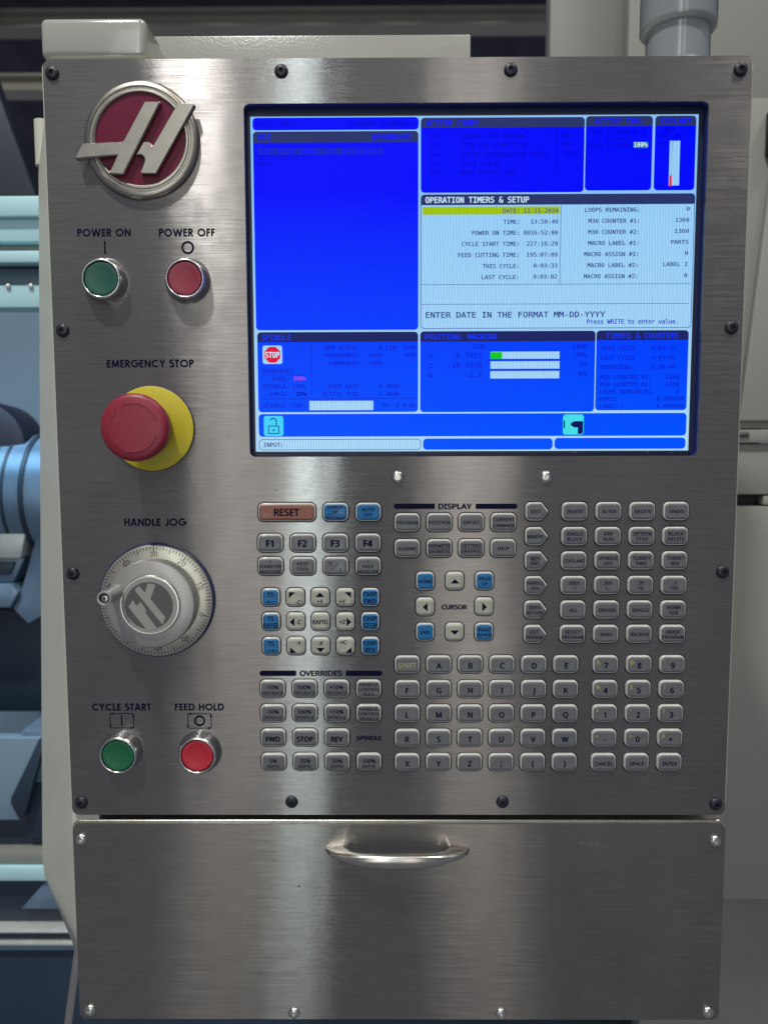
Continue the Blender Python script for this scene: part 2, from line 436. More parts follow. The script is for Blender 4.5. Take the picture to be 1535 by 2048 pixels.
pmat('logo_light', (0.27, 0.265, 0.25), 0.42, noise=0.10, nscale=200)
pmat('handle_steel', (0.60, 0.57, 0.53), 0.24, 1.0, noise=0.20, nscale=90)
pmat('pipe_grey', (0.21, 0.235, 0.255), 0.20, coat=0.5, noise=0.10, nscale=25)
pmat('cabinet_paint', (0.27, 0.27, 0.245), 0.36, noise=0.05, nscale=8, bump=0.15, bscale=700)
pmat('cabinet_shadow', (0.23, 0.24, 0.215), 0.42, noise=0.05, nscale=8, bump=0.15, bscale=700)  # greyer cabinet tone, also painted shade on the shadowed panels
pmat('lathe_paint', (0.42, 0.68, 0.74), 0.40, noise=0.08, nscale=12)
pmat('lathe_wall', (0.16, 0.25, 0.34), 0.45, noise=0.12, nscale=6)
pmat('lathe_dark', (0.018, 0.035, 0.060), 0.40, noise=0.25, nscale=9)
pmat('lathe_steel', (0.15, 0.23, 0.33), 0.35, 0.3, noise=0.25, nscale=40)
pmat('bright_steel', (0.60, 0.62, 0.60), 0.40, 0.3, noise=0.20, nscale=60)
pmat('roof_dark', (0.060, 0.060, 0.085), 0.8, noise=0.3, nscale=3)
pmat('beam_paint', (0.42, 0.40, 0.34), 0.7, noise=0.2, nscale=3)
pmat('hood_navy', (0.018, 0.026, 0.042), 0.5, noise=0.2, nscale=6)
pmat('dirt', (0.03, 0.025, 0.02), 0.8)
pmat('scuff', (0.40, 0.39, 0.40), 0.6, 0.4, noise=0.3, nscale=300)

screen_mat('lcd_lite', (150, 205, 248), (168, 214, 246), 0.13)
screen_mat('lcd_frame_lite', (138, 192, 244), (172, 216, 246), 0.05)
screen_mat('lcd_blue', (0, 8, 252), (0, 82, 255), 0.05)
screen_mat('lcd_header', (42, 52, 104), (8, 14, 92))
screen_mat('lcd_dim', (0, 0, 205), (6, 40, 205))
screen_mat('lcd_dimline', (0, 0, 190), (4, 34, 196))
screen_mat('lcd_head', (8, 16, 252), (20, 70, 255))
screen_mat('lcd_white', (205, 232, 255))
screen_mat('lcd_navy', (38, 52, 132))
screen_mat('lcd_navyl', (46, 66, 150))
screen_mat('lcd_blue2', (16, 28, 190))
screen_mat('lcd_dark', (10, 10, 150))
screen_mat('lcd_pink', (170, 70, 215))
screen_mat('lcd_teal', (0, 132, 150))
screen_mat('lcd_hl', (22, 38, 178))
screen_mat('lcd_red', (236, 40, 84))
screen_mat('lcd_stop', (222, 18, 56))
screen_mat('lcd_lime', (160, 196, 8), None, 0.10)
screen_mat('lcd_green', (26, 198, 26), None, 0.06)
screen_mat('lcd_cyan', (70, 208, 250))
screen_mat('lcd_aqua', (70, 222, 232), None, 0.08)
screen_mat('lcd_ink', (10, 62, 120))

# ------------------------------------------------------------------ mesh helpers


class MB:
    def __init__(self):
        self.v, self.f = [], []

    def add(self, verts, faces):
        o = len(self.v)
        self.v += [tuple(p) for p in verts]
        self.f += [tuple(i + o for i in f) for f in faces]
        return self

    def rings(self, rings, cap0=False, cap1=True):
        n = len(rings[0])
        vs = [p for r in rings for p in r]
        fs = []
        for k in range(len(rings) - 1):
            for i in range(n):
                j = (i + 1) % n
                fs.append((k * n + i, k * n + j, (k + 1) * n + j, (k + 1) * n + i))
        if cap0:
            fs.append(tuple(range(n)))
        if cap1:
            fs.append(tuple((len(rings) - 1) * n + i for i in range(n)))
        return self.add(vs, fs)

    def lathe(self, prof, n=56, cx=0.0, cz=0.0, cap0=False, cap1=False):
        rings = []
        for r, y in prof:
            rr = max(r, 0.02)
            rings.append([(cx + rr * math.cos(2 * math.pi * i / n), y, cz + rr * math.sin(2 * math.pi * i / n)) for i in range(n)])
        return self.rings(rings, cap0, cap1 or prof[-1][0] < 0.05)

    def quad(self, x0, z0, x1, z1, y):
        return self.add([(x0, y, z0), (x1, y, z0), (x1, y, z1), (x0, y, z1)], [(0, 1, 2, 3)])

    def poly(self, pts, y):
        return self.add([(a, y, b) for a, b in pts], [tuple(range(len(pts)))])

    def prism(self, pts, y0, y1):
        return self.rings([[(a, y0, b) for a, b in pts], [(a, y1, b) for a, b in pts]], True, True)

    def box(self, x0, x1, y0, y1, z0, z1):
        return self.prism([(x0, z0), (x1, z0), (x1, z1), (x0, z1)], y0, y1)

    def tube(self, p0, p1, r0, r1=None, n=20, caps=True):
        r1 = r0 if r1 is None else r1
        a, b = Vector(p0), Vector(p1)
        d = (b - a).normalized()
        u = d.orthogonal().normalized()
        w = d.cross(u)
        rings = [[tuple(c + (u * math.cos(2 * math.pi * i / n) + w * math.sin(2 * math.pi * i / n)) * r) for i in range(n)] for c, r in ((a, r0), (b, r1))]
        return self.rings(rings, caps, caps)

    def mesh(self, name, bevel=0.0, segs=2, angle=38.0, recalc=True, flat=False):
        me = bpy.data.meshes.new(name)
        me.from_pydata([(a * MM, b * MM, c * MM) for a, b, c in self.v], [], self.f)
        bm = bmesh.new()
        bm.from_mesh(me)
        if recalc:
            bmesh.ops.recalc_face_normals(bm, faces=bm.faces)
        if bevel > 0:
            es = [e for e in bm.edges if len(e.link_faces) == 2 and e.calc_face_angle(0) > math.radians(30)]
            bmesh.ops.bevel(bm, geom=es, offset=bevel * MM, segments=segs, profile=0.5, affect='EDGES', clamp_overlap=True)
        bm.to_mesh(me)
        bm.free()
        if not flat:
            for p in me.polygons:
                p.use_smooth = True
            me.set_sharp_from_angle(angle=math.radians(angle))
        return me


def obj(name, me, mat, parent=None, loc=(0, 0, 0), label=None, kind=None):
    if isinstance(me, MB):
        me = me.mesh(name)
    m = MATS[mat] if isinstance(mat, str) else mat
    if not me.materials:
        me.materials.append(m)
    o = bpy.data.objects.new(name, me)
    COL.objects.link(o)
    o.location = tuple(c * MM for c in loc)
    if parent is not None:
        o.parent = parent
    if label:
        o['label'] = label
    if kind:
        o['kind'] = kind
    return o


def thing(name, label, cat, loc=(0, 0, 0), group=None):
    o = bpy.data.objects.new(name, None)
    COL.objects.link(o)
    o.location = tuple(c * MM for c in loc)
    o.empty_display_size = 0.02
    o['label'] = label
    o['category'] = cat
    if group:
        o['group'] = group
    return o


def rrect(w, h, r, n=6, cx=0.0, cz=0.0):
    r = max(0.02, min(r, w / 2 - 0.01, h / 2 - 0.01))
    pts = []
    for k, (sx, sz) in enumerate(((1, -1), (1, 1), (-1, 1), (-1, -1))):
        a0 = -math.pi / 2 + k * math.pi / 2
        for i in range(n + 1):
            a = a0 + (math.pi / 2) * i / n
            pts.append((cx + sx * (w / 2 - r) + r * math.cos(a), cz + sz * (h / 2 - r) + r * math.sin(a)))
    return pts


def rrect_c(x0, z0, x1, z1, r, n=5):
    return rrect(x1 - x0, z1 - z0, r, n, (x0 + x1) / 2, (z0 + z1) / 2)


def round_poly(corners, r, n=5):
    """Round the corners of a convex polygon."""
    out = []
    m = len(corners)
    for i in range(m):
        p, a, b = Vector(corners[i]), Vector(corners[i - 1]), Vector(corners[(i + 1) % m])
        u, v = (a - p).normalized(), (b - p).normalized()
        ang = math.acos(max(-1, min(1, u.dot(v))))
        rr = r[i] if isinstance(r, (list, tuple)) else r
        t = rr / math.tan(ang / 2)
        c = p + (u + v).normalized() * (rr / math.sin(ang / 2))
        s, e = p + u * t - c, p + v * t - c
        a0 = math.atan2(s.y, s.x)
        a1 = math.atan2(e.y, e.x)
        d = (a1 - a0 + math.pi) % (2 * math.pi) - math.pi
        for k in range(n + 1):
            q = a0 + d * k / n
            out.append((c.x + rr * math.cos(q), c.y + rr * math.sin(q)))
    return out


def inset(pts, d):
    """Shrink a closed convex counter-clockwise outline by d, keeping its vertex count."""
    n = len(pts)
    out = []
    for i in range(n):
        p, a, b = Vector(pts[i]), Vector(pts[i - 1]), Vector(pts[(i + 1) % n])
        e1, e2 = (p - a), (b - p)
        n1 = Vector((-e1.y, e1.x)).normalized() if e1.length > 1e-9 else Vector((0, 0))
        n2 = Vector((-e2.y, e2.x)).normalized() if e2.length > 1e-9 else n1
        nn = n1 + n2
        nn = nn / max(0.2, (1 + n1.dot(n2)))
        out.append(tuple(p + nn * d))
    return out


def sheet(outer, holes, y0, y1):
    """Plate with real holes: front at y0, back at y1 (behind)."""
    co, edges, loops = [], [], []
    for pts in [outer] + holes:
        o = len(co)
        co += [Vector(p) for p in pts]
        idx = list(range(o, o + len(pts)))
        loops.append(idx)
        edges += [(idx[i], idx[(i + 1) % len(idx)]) for i in range(len(idx))]
    vo, eo, fo, *_ = delaunay_2d_cdt(co, edges, [], 1, 1e-6)
    boxes = [(min(p[0] for p in h), max(p[0] for p in h), min(p[1] for p in h), max(p[1] for p in h), h) for h in holes]

    def in_hole(x, z):
        for x0, x1, z0, z1, h in boxes:
            if x0 < x < x1 and z0 < z < z1:
                c = False
                for i in range(len(h)):
                    (ax, az), (bx, bz) = h[i - 1], h[i]
                    if (az > z) != (bz > z) and x < (bx - ax) * (z - az) / (bz - az) + ax:
                        c = not c
                if c:
                    return True
        return False
    fo = [f for f in fo if not in_hole(sum(vo[i][0] for i in f) / len(f), sum(vo[i][1] for i in f) / len(f))]
    mb = MB()
    mb.add([(p[0], y0, p[1]) for p in vo], fo)
    for pts in [outer] + holes:
        mb.rings([[(a, y0, b) for a, b in pts], [(a, y1, b) for a, b in pts]], False, False)
    return mb


# ------------------------------------------------------------------ lettering
FDIR = os.path.join(bpy.utils.system_resource('DATAFILES'), 'fonts')
FONTS = {}
for key, fn in (('sans', 'NotoSansHebrew-Regular.woff2'), ('mono', 'DejaVuSansMono.woff2')):
    try:
        FONTS[key] = bpy.data.fonts.load(os.path.join(FDIR, fn))
    except Exception:
        FONTS[key] = None
_TMP = []


def raw_text(s, font, bold, track):
    """Outline of a line of type, cap height 1, baseline 0, centred; returned lazily."""
    c = bpy.data.curves.new('type', 'FONT')
    c.body = s
    if FONTS.get(font):
        c.font = FONTS[font]
    c.size = 1.0
    c.offset = 0.0
    c.space_character = track
    c.resolution_u = 3
    c.fill_mode = 'FRONT'
    o = bpy.data.objects.new('type', c)
    COL.objects.link(o)
    rec = {'ob': o, 'cu': c, 'v': None, 'f': None, 'bold': bold}
    _TMP.append(rec)
    return rec


_CACHE = {}


def type_line(s, font='sans', bold=0.02, track=1.0):
    k = (s, font, bold, track)
    if k not in _CACHE:
        _CACHE[k] = raw_text(s, font, bold, track)
    return _CACHE[k]


def resolve_text():
    bpy.context.view_layer.update()
    dg = bpy.context.evaluated_depsgraph_get()
    for r in _TMP:
        if r['v'] is not None:
            continue
        ev = r['ob'].evaluated_get(dg)
        me = ev.to_mesh()
        r['v'] = [(v.co.x, v.co.y) for v in me.vertices]
        r['f'] = [tuple(p.vertices) for p in me.polygons]
        ev.to_mesh_clear()
    for r in _TMP:
        if r['ob'] is not None:
            bpy.data.objects.remove(r['ob'])
            bpy.data.curves.remove(r['cu'])
            r['ob'] = None


CAP = {}


def place_text(mb, rec, x, z, y, cap=None, width=None, font='sans', squeeze=1.0, maxw=None):
    """Put a resolved line into mb, centred on (x, z) by cap height."""
    if not rec['v']:
        return
    xs = [p[0] for p in rec['v']]
    x0, x1 = min(xs), max(xs)
    ch = CAP[font]
    sz = cap / ch
    sx = width / (x1 - x0) if width else sz * squeeze
    if maxw and (x1 - x0) * sx > maxw:
        sx = maxw / (x1 - x0)
    d = rec['bold'] * cap / ch
    steps = [(0, 0)] if d <= 0 else [(-d, 0), (d, 0), (0, -0.7 * d), (0, 0.7 * d)]
    for i, (ex, ez) in enumerate(steps):     # heavier strokes: the outline struck a few times, each a hair proud of the last
        mb.add([(x + ex + (a - (x0 + x1) / 2) * sx, y - 0.006 * i, z + ez + b * sz - cap / 2) for a, b in rec['v']], rec['f'])


# geometric capitals of the printed panel titles, cap height 1, as strokes
def arc(cx, cz, rx, rz, a0, a1, n=22):
    return [(cx + rx * math.cos(math.radians(a0 + (a1 - a0) * i / n)), cz + rz * math.sin(math.radians(a0 + (a1 - a0) * i / n))) for i in range(n + 1)]


SW = 0.215
_h = SW / 2
R5 = 0.5 - _h
GLYPH = {
    'O': (1.04, [arc(0.52, 0.5, R5 + 0.02, R5, 0, 360, 40)]),
    'C': (0.90, [arc(0.52, 0.5, R5 + 0.02, R5, 52, 308, 30)]),
    'G': (1.00, [arc(0.52, 0.5, R5 + 0.02, R5, 48, 360, 34), [(0.54, 0.5), (0.955 + _h, 0.5)]]),
    'P': (0.56, [[(_h, 0), (_h, 1)], [(_h, 1 - _h), (0.28, 1 - _h)] + arc(0.28, 0.715, 0.215, 0.2025, 90, -90, 16) + [(_h, 0.5125)]]),
    'R': (0.62, [[(_h, 0), (_h, 1)], [(_h, 1 - _h), (0.28, 1 - _h)] + arc(0.28, 0.715, 0.215, 0.2025, 90, -90, 16) + [(_h, 0.5125)], [(0.25, 0.51), (0.56, 0)]]),
    'D': (0.82, [[(_h, 0), (_h, 1)], [(_h, 1 - _h), (0.30, 1 - _h)] + arc(0.30, 0.5, 0.43, R5, 90, -90, 24) + [(_h, _h)]]),
    'E': (0.52, [[(_h, 0), (_h, 1)], [(_h, 1 - _h), (0.50, 1 - _h)], [(_h, 0.53), (0.48, 0.53)], [(_h, _h), (0.50, _h)]]),
    'F': (0.50, [[(_h, 0), (_h, 1)], [(_h, 1 - _h), (0.48, 1 - _h)], [(_h, 0.53), (0.46, 0.53)]]),
    'L': (0.47, [[(_h, 0), (_h, 1)], [(_h, _h), (0.46, _h)]]),
    'T': (0.54, [[(0.27, 0), (0.27, 1)], [(0.0, 1 - _h), (0.54, 1 - _h)]]),
    'H': (0.72, [[(_h, 0), (_h, 1)], [(0.72 - _h, 0), (0.72 - _h, 1)], [(_h, 0.53), (0.72 - _h, 0.53)]]),
    'N': (0.78, [[(_h, 0), (_h, 1)], [(0.78 - _h, 0), (0.78 - _h, 1)], [(_h, 0.97), (0.78 - _h, 0.03)]]),
    'M': (0.96, [[(_h, 0), (0.17, 1)], [(0.96 - _h, 0), (0.79, 1)], [(0.17, 1.0), (0.48, 0.08)], [(0.79, 1.0), (0.48, 0.08)]]),
    'W': (1.20, [[(0.09, 1), (0.34, 0)], [(0.34, 0), (0.60, 0.97)], [(0.60, 0.97), (0.86, 0)], [(0.86, 0), (1.11, 1)]]),
    'A': (0.82, [[(0.08, 0), (0.41, 1.0)], [(0.74, 0), (0.41, 1.0)], [(0.2, 0.28), (0.62, 0.28)]]),
    'Y': (0.70, [[(0.08, 1), (0.35, 0.42)], [(0.62, 1), (0.35, 0.42)], [(0.35, 0.48), (0.35, 0)]]),
    'S': (0.58, [arc(0.29, 0.735, 0.20, 0.1825, 40, 270, 18) + arc(0.29, 0.3175, 0.215, 0.235, 90, -140, 20)]),
    'J': (0.48, [[(0.40, 1), (0.40, 0.28)] + arc(0.22, 0.27, 0.18, 0.19, 0, -150, 14)]),
    ' ': (0.34, []),
}


def ribbon(mb, pts, w, y, closed=False):
    n = len(pts)
    P = [Vector(p) for p in pts]
    L, R = [], []
    for i in range(n):
        if closed:
            a, b = P[(i - 1) % n], P[(i + 1) % n]
        else:
            a, b = P[max(0, i - 1)], P[min(n - 1, i + 1)]
        d1 = (P[i] - a)
        d2 = (b - P[i])
        d1 = d1.normalized() if d1.length > 1e-9 else d2.normalized()
        d2 = d2.normalized() if d2.length > 1e-9 else d1
        t = (d1 + d2).normalized()
        nn = Vector((-t.y, t.x))
        k = 1 / max(0.72, nn.dot(Vector((-d1.y, d1.x))))
        L.append(P[i] + nn * (w / 2) * k)
        R.append(P[i] - nn * (w / 2) * k)
    vs = [(p.x, y, p.y) for p in L] + [(p.x, y, p.y) for p in R]
    fs = [(i, i + 1, n + i + 1, n + i) for i in range(n - 1)]
    if closed:
        fs.append((n - 1, 0, n, 2 * n - 1))
    mb.add(vs, fs)


def title(s, x, z, w, h, y):
    gap = 0.10
    tot = sum(GLYPH[c][0] for c in s) + gap * (len(s) - 1)
    sx = w / tot
    mb = MB()
    cur = x - w / 2
    k = 0
    for c in s:
        adv, strokes = GLYPH[c]
        for st in strokes:
            k += 1
            ribbon(mb, [(cur + a * sx, z - h / 2 + b * h) for a, b in st], SW * h, y - 0.004 * (k % 5))
        cur += (adv + gap) * sx
    return mb


# ================================================================== THE CONTROL PENDANT
pend = thing('control_pendant', 'stainless steel machine control pendant with blue screen, keypad and big red stop button', 'control panel')

PX0, PX1, PZ0, PZ1 = -239.0, 239.0, -270.6, 259.8
SCR = (-103.7, -8.3, 210.8, 230.6)
KH = 14.6
OC = [-90.1, -66.95, -43.75, -20.65]
AC = [7.1, 29.8, 52.4, 75.1, 98.0, 121.0]
RC = [125.2, 149.0, 172.75, 196.5]
NC = [149.35, 173.2, 197.0]
HC = [19.9, 40.95, 62.0]
JC = [-90.4, -72.7, -55.0, -37.2, -19.4]

# legend items: ('t', text, cap, dx, dz, bold, ink) / ('bar', x0, z0, x1, z1) / ('tri', pts) / ('line', pts, width)
def small(*lines, cap=2.35, step=3.75, rule=None):
    out = []
    n = len(lines)
    for i, s in enumerate(lines):
        out.append(('t', s, cap, 0, ((n - 1) / 2 - i) * step, 0.030, 'ink'))
    if rule is not None:
        w, dz = rule
        out.append(('bar', -w / 2, dz - 0.16, w / 2, dz + 0.16))
    return out


def big(s, cap=3.9, dx=0.0, dz=0.0, sub=None):
    out = [('t', s, cap, dx, dz, 0.036, 'ink')]
    if sub:
        out.append(('t', sub, 2.9, -5.4, 1.9, 0.02, 'ink_yellow'))
    return out


KEYS = []   # x, z, shape, colour word, cap material, legend, spoken legend


def key(x, row, shape, cap, legend, say):
    KEYS.append((x, ROW[row], shape, cap, legend, say))


key(-77.9, 'reset', 'long', 'cap_rust', [('t', 'RESET', 4.7, 0, 0, 0.04, 'ink')], 'RESET')
key(-43.5, 'reset', 'std', 'cap_blue', [('t', 'POWER', 2.2, 0, 3.6, 0.028, 'ink'), ('t', 'UP', 2.2, 0, 0.25, 0.028, 'ink'), ('bar', -5.8, -1.75, 5.8, -1.4), ('t', 'RESTART', 2.2, 0, -3.9, 0.028, 'ink')], 'POWER UP RESTART')
key(-20.4, 'reset', 'std', 'cap_blue', small('AUTO', 'OFF'), 'AUTO OFF')
for i in range(4):
    key(OC[i], 'F', 'std', 'cap_grey', [('t', 'F%d' % (i + 1), 4.5, 0, -0.2, 0.05, 'ink')], 'F%d' % (i + 1))
key(OC[0], 'M', 'std', 'cap_grey', [('t', 'X', 1.9, 0, 3.7, 0.005, 'ink')] + [('t', 'DIAMETER', 2.3, 0, 0, 0.030, 'ink'), ('t', 'MEASURE', 2.3, 0, -3.75, 0.030, 'ink')], 'X DIAMETER MEASURE')
key(OC[1], 'M', 'std', 'cap_grey', small('NEXT', 'TOOL'), 'NEXT TOOL')
key(OC[2], 'M', 'std', 'cap_grey', [('t', 'X', 2.5, -3.6, 2.2, 0.008, 'ink'), ('t', 'Z', 2.5, 3.4, -2.6, 0.008, 'ink'), ('line', [(-2.6, -3.0), (2.8, 2.8)], 0.32)], 'X slash Z')
key(OC[3], 'M', 'std', 'cap_grey', [('t', 'Z', 1.9, 0, 3.7, 0.005, 'ink'), ('t', 'FACE', 2.3, 0, 0, 0.030, 'ink'), ('t', 'MEASURE', 2.3, 0, -3.75, 0.030, 'ink')], 'Z FACE MEASURE')
for i, s in enumerate((('PROGRAM',), ('POSITION',), ('OFFSET',), ('CURRENT', 'COMMANDS'))):
    key(AC[i], 'd1', 'std', 'cap_grey', small(*s, step=4.2), ' '.join(s))
key(AC[0], 'd2', 'std', 'cap_grey', small('ALARMS'), 'ALARMS')
key(AC[1], 'd2', 'std', 'cap_grey', small('PARAMETER', 'DIAGNOSTIC', step=4.1, rule=(15.0, 0)), 'PARAMETER DIAGNOSTIC')
key(AC[2], 'd2', 'std', 'cap_grey', small('SETTING', 'GRAPHIC', step=4.1, rule=(12.8, 0)), 'SETTING GRAPHIC')
key(AC[3], 'd2', 'std', 'cap_grey', small('HELP'), 'HELP')
key(HC[0], 'c1', 'sq', 'cap_blue', small('HOME'), 'HOME')
key(HC[2], 'c1', 'sq', 'cap_blue', small('PAGE', 'UP'), 'PAGE UP')
key(HC[0], 'c3', 'sq', 'cap_blue', small('END'), 'END')
key(HC[2], 'c3', 'sq', 'cap_blue', small('PAGE', 'DOWN'), 'PAGE DOWN')
T_ = 3.2
key(HC[1], 'c1', 'sq', 'cap_cream', [('tri', [(-T_, -1.5), (T_, -1.5), (0, 1.8)])], 'an upward triangle')
key(HC[1], 'c3', 'sq', 'cap_cream', [('tri', [(-T_, 1.5), (0, -1.8), (T_, 1.5)])], 'a downward triangle')
key(HC[0], 'c2', 'sq', 'cap_cream', [('tri', [(1.6, -T_), (1.6, T_), (-1.8, 0)])], 'a leftward triangle')
key(HC[2], 'c2', 'sq', 'cap_cream', [('tri', [(-1.6, -T_), (1.8, 0), (-1.6, T_)])], 'a rightward triangle')
MODE = [('EDIT',), ('MEMORY',), ('MDI', 'DNC'), ('HANDLE', 'JOG'), ('ZERO', 'RETURN'), ('LIST', 'PROGRAM')]
for i, s in enumerate(MODE):
    lg = [(t[0], t[1], t[2], t[3] - 0.9, t[4], t[5], t[6]) for t in small(*s)]
    if s[0] == 'MDI':
        lg.append(('bar', -3.4, -0.15, 1.7, 0.15))
    key(98.55, 'r%d' % (i + 1), 'mode', 'cap_grey', lg, ' '.join(s))
RB = [[('INSERT',), ('ALTER',), ('DELETE',), ('UNDO',)], [('SINGLE', 'BLOCK'), ('DRY', 'RUN'), ('OPTION', 'STOP'), ('BLOCK', 'DELETE')],
      [('COOLANT',), ('SPINDLE', 'JOG'), ('TURRET', 'FWD'), ('TURRET', 'REV')], [('.0001', '.1'), ('.001', '1.'), ('.01', '10.'), ('.1', '100.')],
      [('ALL',), ('ORIGIN',), ('SINGLE',), ('HOME', 'G28')], [('SELECT', 'PROGRAM'), ('SEND',), ('RECEIVE',), ('ERASE', 'PROGRAM')]]
for r, rowk in enumerate(RB):
    for i, s in enumerate(rowk):
        key(RC[i], 'r%d' % (r + 1), 'std', 'cap_grey', small(*s), ' '.join(s))


def arrow(dx, dz, x0, x1):
    s = 1 if x1 > x0 else -1
    return [('line', [(x0, dz), (x1 - s * 1.2, dz)], 0.55), ('tri', [(x1 - s * 2.0, dz - 1.05), (x1, dz), (x1 - s * 2.0, dz + 1.05)])]


BL = dict(cap=3.1, step=4.9)
key(JC[0], 'j1', 'sq', 'cap_blue', [('t', 'TS', 3.1, 0, 2.2, 0.030, 'ink')] + arrow(0, -2.9, 3.0, -3.2), 'TS and a left arrow')
key(JC[0], 'j2', 'sq', 'cap_blue', small('TS', 'RAPID', **BL), 'TS RAPID')
key(JC[0], 'j3', 'sq', 'cap_blue', [('t', 'TS', 3.1, 0, 2.2, 0.030, 'ink')] + arrow(0, -2.9, -3.0, 3.2), 'TS and a right arrow')
for i, s in enumerate(('FWD', 'STOP', 'REV')):
    key(JC[4], 'j%d' % (i + 1), 'sq', 'cap_blue', small('CHIP', s, **BL), 'CHIP ' + s)
key(JC[1], 'j1', 'sq', 'cap_cream', [('tri', [(-4.4, 4.0), (-4.4, -0.2), (0.1, 4.0)]), ('t', '-C', 2.9, 2.3, -3.4, 0.030, 'ink')], '-C')
key(JC[2], 'j1', 'sq', 'cap_cream', [('tri', [(-T_, 0.5), (T_, 0.5), (0, 3.8)]), ('t', '+X', 2.9, 0, -2.8, 0.030, 'ink')], '+X')
key(JC[3], 'j1', 'sq', 'cap_cream', [('tri', [(4.2, 4.0), (-0.2, 4.0), (4.2, -0.2)]), ('t', '+Y', 2.9, -2.0, -2.8, 0.030, 'ink')], '+Y')
key(JC[1], 'j2', 'sq', 'cap_cream', [('tri', [(-0.7, -T_), (-0.7, T_), (-4.1, 0)]), ('t', '-Z', 3.0, 1.9, 0, 0.030, 'ink')], '-Z')
key(JC[2], 'j2', 'sq', 'cap_cream', [('t', 'RAPID', 3.1, 0, 0, 0.030, 'ink')], 'RAPID in cream')
key(JC[3], 'j2', 'sq', 'cap_cream', [('tri', [(1.0, -T_), (4.5, 0), (1.0, T_)]), ('t', '+Z', 3.0, -1.9, 0, 0.030, 'ink')], '+Z')
key(JC[1], 'j3', 'sq', 'cap_cream', [('tri', [(-4.0, -4.6), (0.4, -4.6), (-4.0, -0.4)]), ('t', '-Y', 2.9, 2.0, 2.4, 0.030, 'ink')], '-Y')
key(JC[2], 'j3', 'sq', 'cap_cream', [('tri', [(-T_, -0.9), (0, -4.2), (T_, -0.9)]), ('t', '-X', 2.9, 0, 2.4, 0.030, 'ink')], '-X')
key(JC[3], 'j3', 'sq', 'cap_cream', [('tri', [(4.4, -4.6), (4.4, -0.4), (0.0, -4.6)]), ('t', '+C', 2.9, -1.4, 3.2, 0.030, 'ink')], '+C')
for r, w2 in enumerate(('FEEDRATE', 'SPINDLE')):
    for i, p in enumerate(('-10%', '100%', '+10%')):
        key(OC[i], 'o%d' % (r + 1), 'std', 'cap_grey', [('t', p, 2.9, 0, 1.5, 0.028, 'ink'), ('t', w2, 2.25, 0, -2.6, 0.030, 'ink')], p + ' ' + w2)
    key(OC[3], 'o%d' % (r + 1), 'std', 'cap_grey', small('HANDLE', 'CONTROL', ('FEED', 'SPINDLE')[r], step=3.65), 'HANDLE CONTROL ' + ('FEED', 'SPINDLE')[r])
for i, s in enumerate(('FWD', 'STOP', 'REV')):
    key(OC[i], 'o3', 'std', 'cap_grey', [('t', s, 3.6, 0, -0.6, 0.045, 'ink')], s + ' beside the word SPINDLE')
for i, s in enumerate(('5%', '25%', '50%', '100%')):
    key(OC[i], 'o4', 'std', 'cap_grey', [('t', s, 2.9, 0, 1.2, 0.028, 'ink'), ('t', 'RAPID', 2.25, 0, -2.7, 0.030, 'ink')], s + ' RAPID')
LET = [['SHIFT', 'A', 'B', 'C', 'D', 'E'], list('FGHIJK'), list('LMNOPQ'), list('RSTUVW'), list('XYZ;()')]
for r, rr in enumerate(LET):
    for i, s in enumerate(rr):
        if s == 'SHIFT':
            lg = [('t', s, 3.6, 0, -0.2, 0.006, 'ink_yellow')]
        else:
            lg = big(s, dz=-0.5)
            if s in ';()':
                lg.append(('t', '|', 1.9, -5.7, 2.2, 0.0, 'ink_yellow'))
        key(AC[i], 'a%d' % (r + 1), 'std', 'cap_grey', lg, {';': 'a semicolon', '(': 'an opening bracket', ')': 'a closing bracket'}.get(s, s))
NUM = [[('7', '&'), ('8', '@'), ('9', ':')], [('4', '%'), ('5', '$'), ('6', '!')], [('1', '*'), ('2', ','), ('3', '?')], [('-', '+'), ('0', '='), ('.', '#')]]
for r, rr in enumerate(NUM):
    for i, (s, sub) in enumerate(rr):
        if s == '.':
            lg = [('tri', rrect(2.0, 1.9, 0.9, 3, 0, -0.5)), ('t', sub, 2.9, -5.4, 1.9, 0.02, 'ink_yellow')]
        elif sub == ',':
            lg = big(s, dz=-0.5) + [('t', "'", 2.9, -5.4, 1.9, 0.02, 'ink_yellow')]
        else:
            lg = big(s, dz=-0.5, sub=sub)
        key(NC[i], 'a%d' % (r + 1), 'std', 'cap_grey', lg, {'-': 'a minus sign', '.': 'a decimal point'}.get(s, s))
for i, s in enumerate(('CANCEL', 'SPACE', 'ENTER')):
    key(NC[i], 'a5', 'std', 'cap_grey', [('t', s, 2.6, 0, -0.6, 0.030, 'ink')], s)

# ---- key shapes
MODE_C = [(-8.8, -7.3), (3.6, -7.3), (9.4, 0), (3.6, 7.3), (-8.8, 7.3)]


def outline(k, d=0.0):
    if k == 'mode':
        cs = []
        for i in range(5):
            p, q, r = Vector(MODE_C[i]), Vector(MODE_C[i - 1]), Vector(MODE_C[(i + 1) % 5])
            n1 = Vector((-(p - q).y, (p - q).x)).normalized()
            n2 = Vector((-(r - p).y, (r - p).x)).normalized()
            cs.append(tuple(p + (n1 + n2) / (1 + n1.dot(n2)) * d))
        return round_poly(cs, [max(0.5, r_ - d) for r_ in (4.4, 2.8, 2.0, 2.8, 4.4)], 6)
    w, h, r = {'std': (19.5, KH, 4.6), 'long': (42.3, KH, 4.6), 'sq': (14.5, KH, 4.2)}[k]
    return rrect(w - 2 * d, h - 2 * d, max(0.6, r - d))


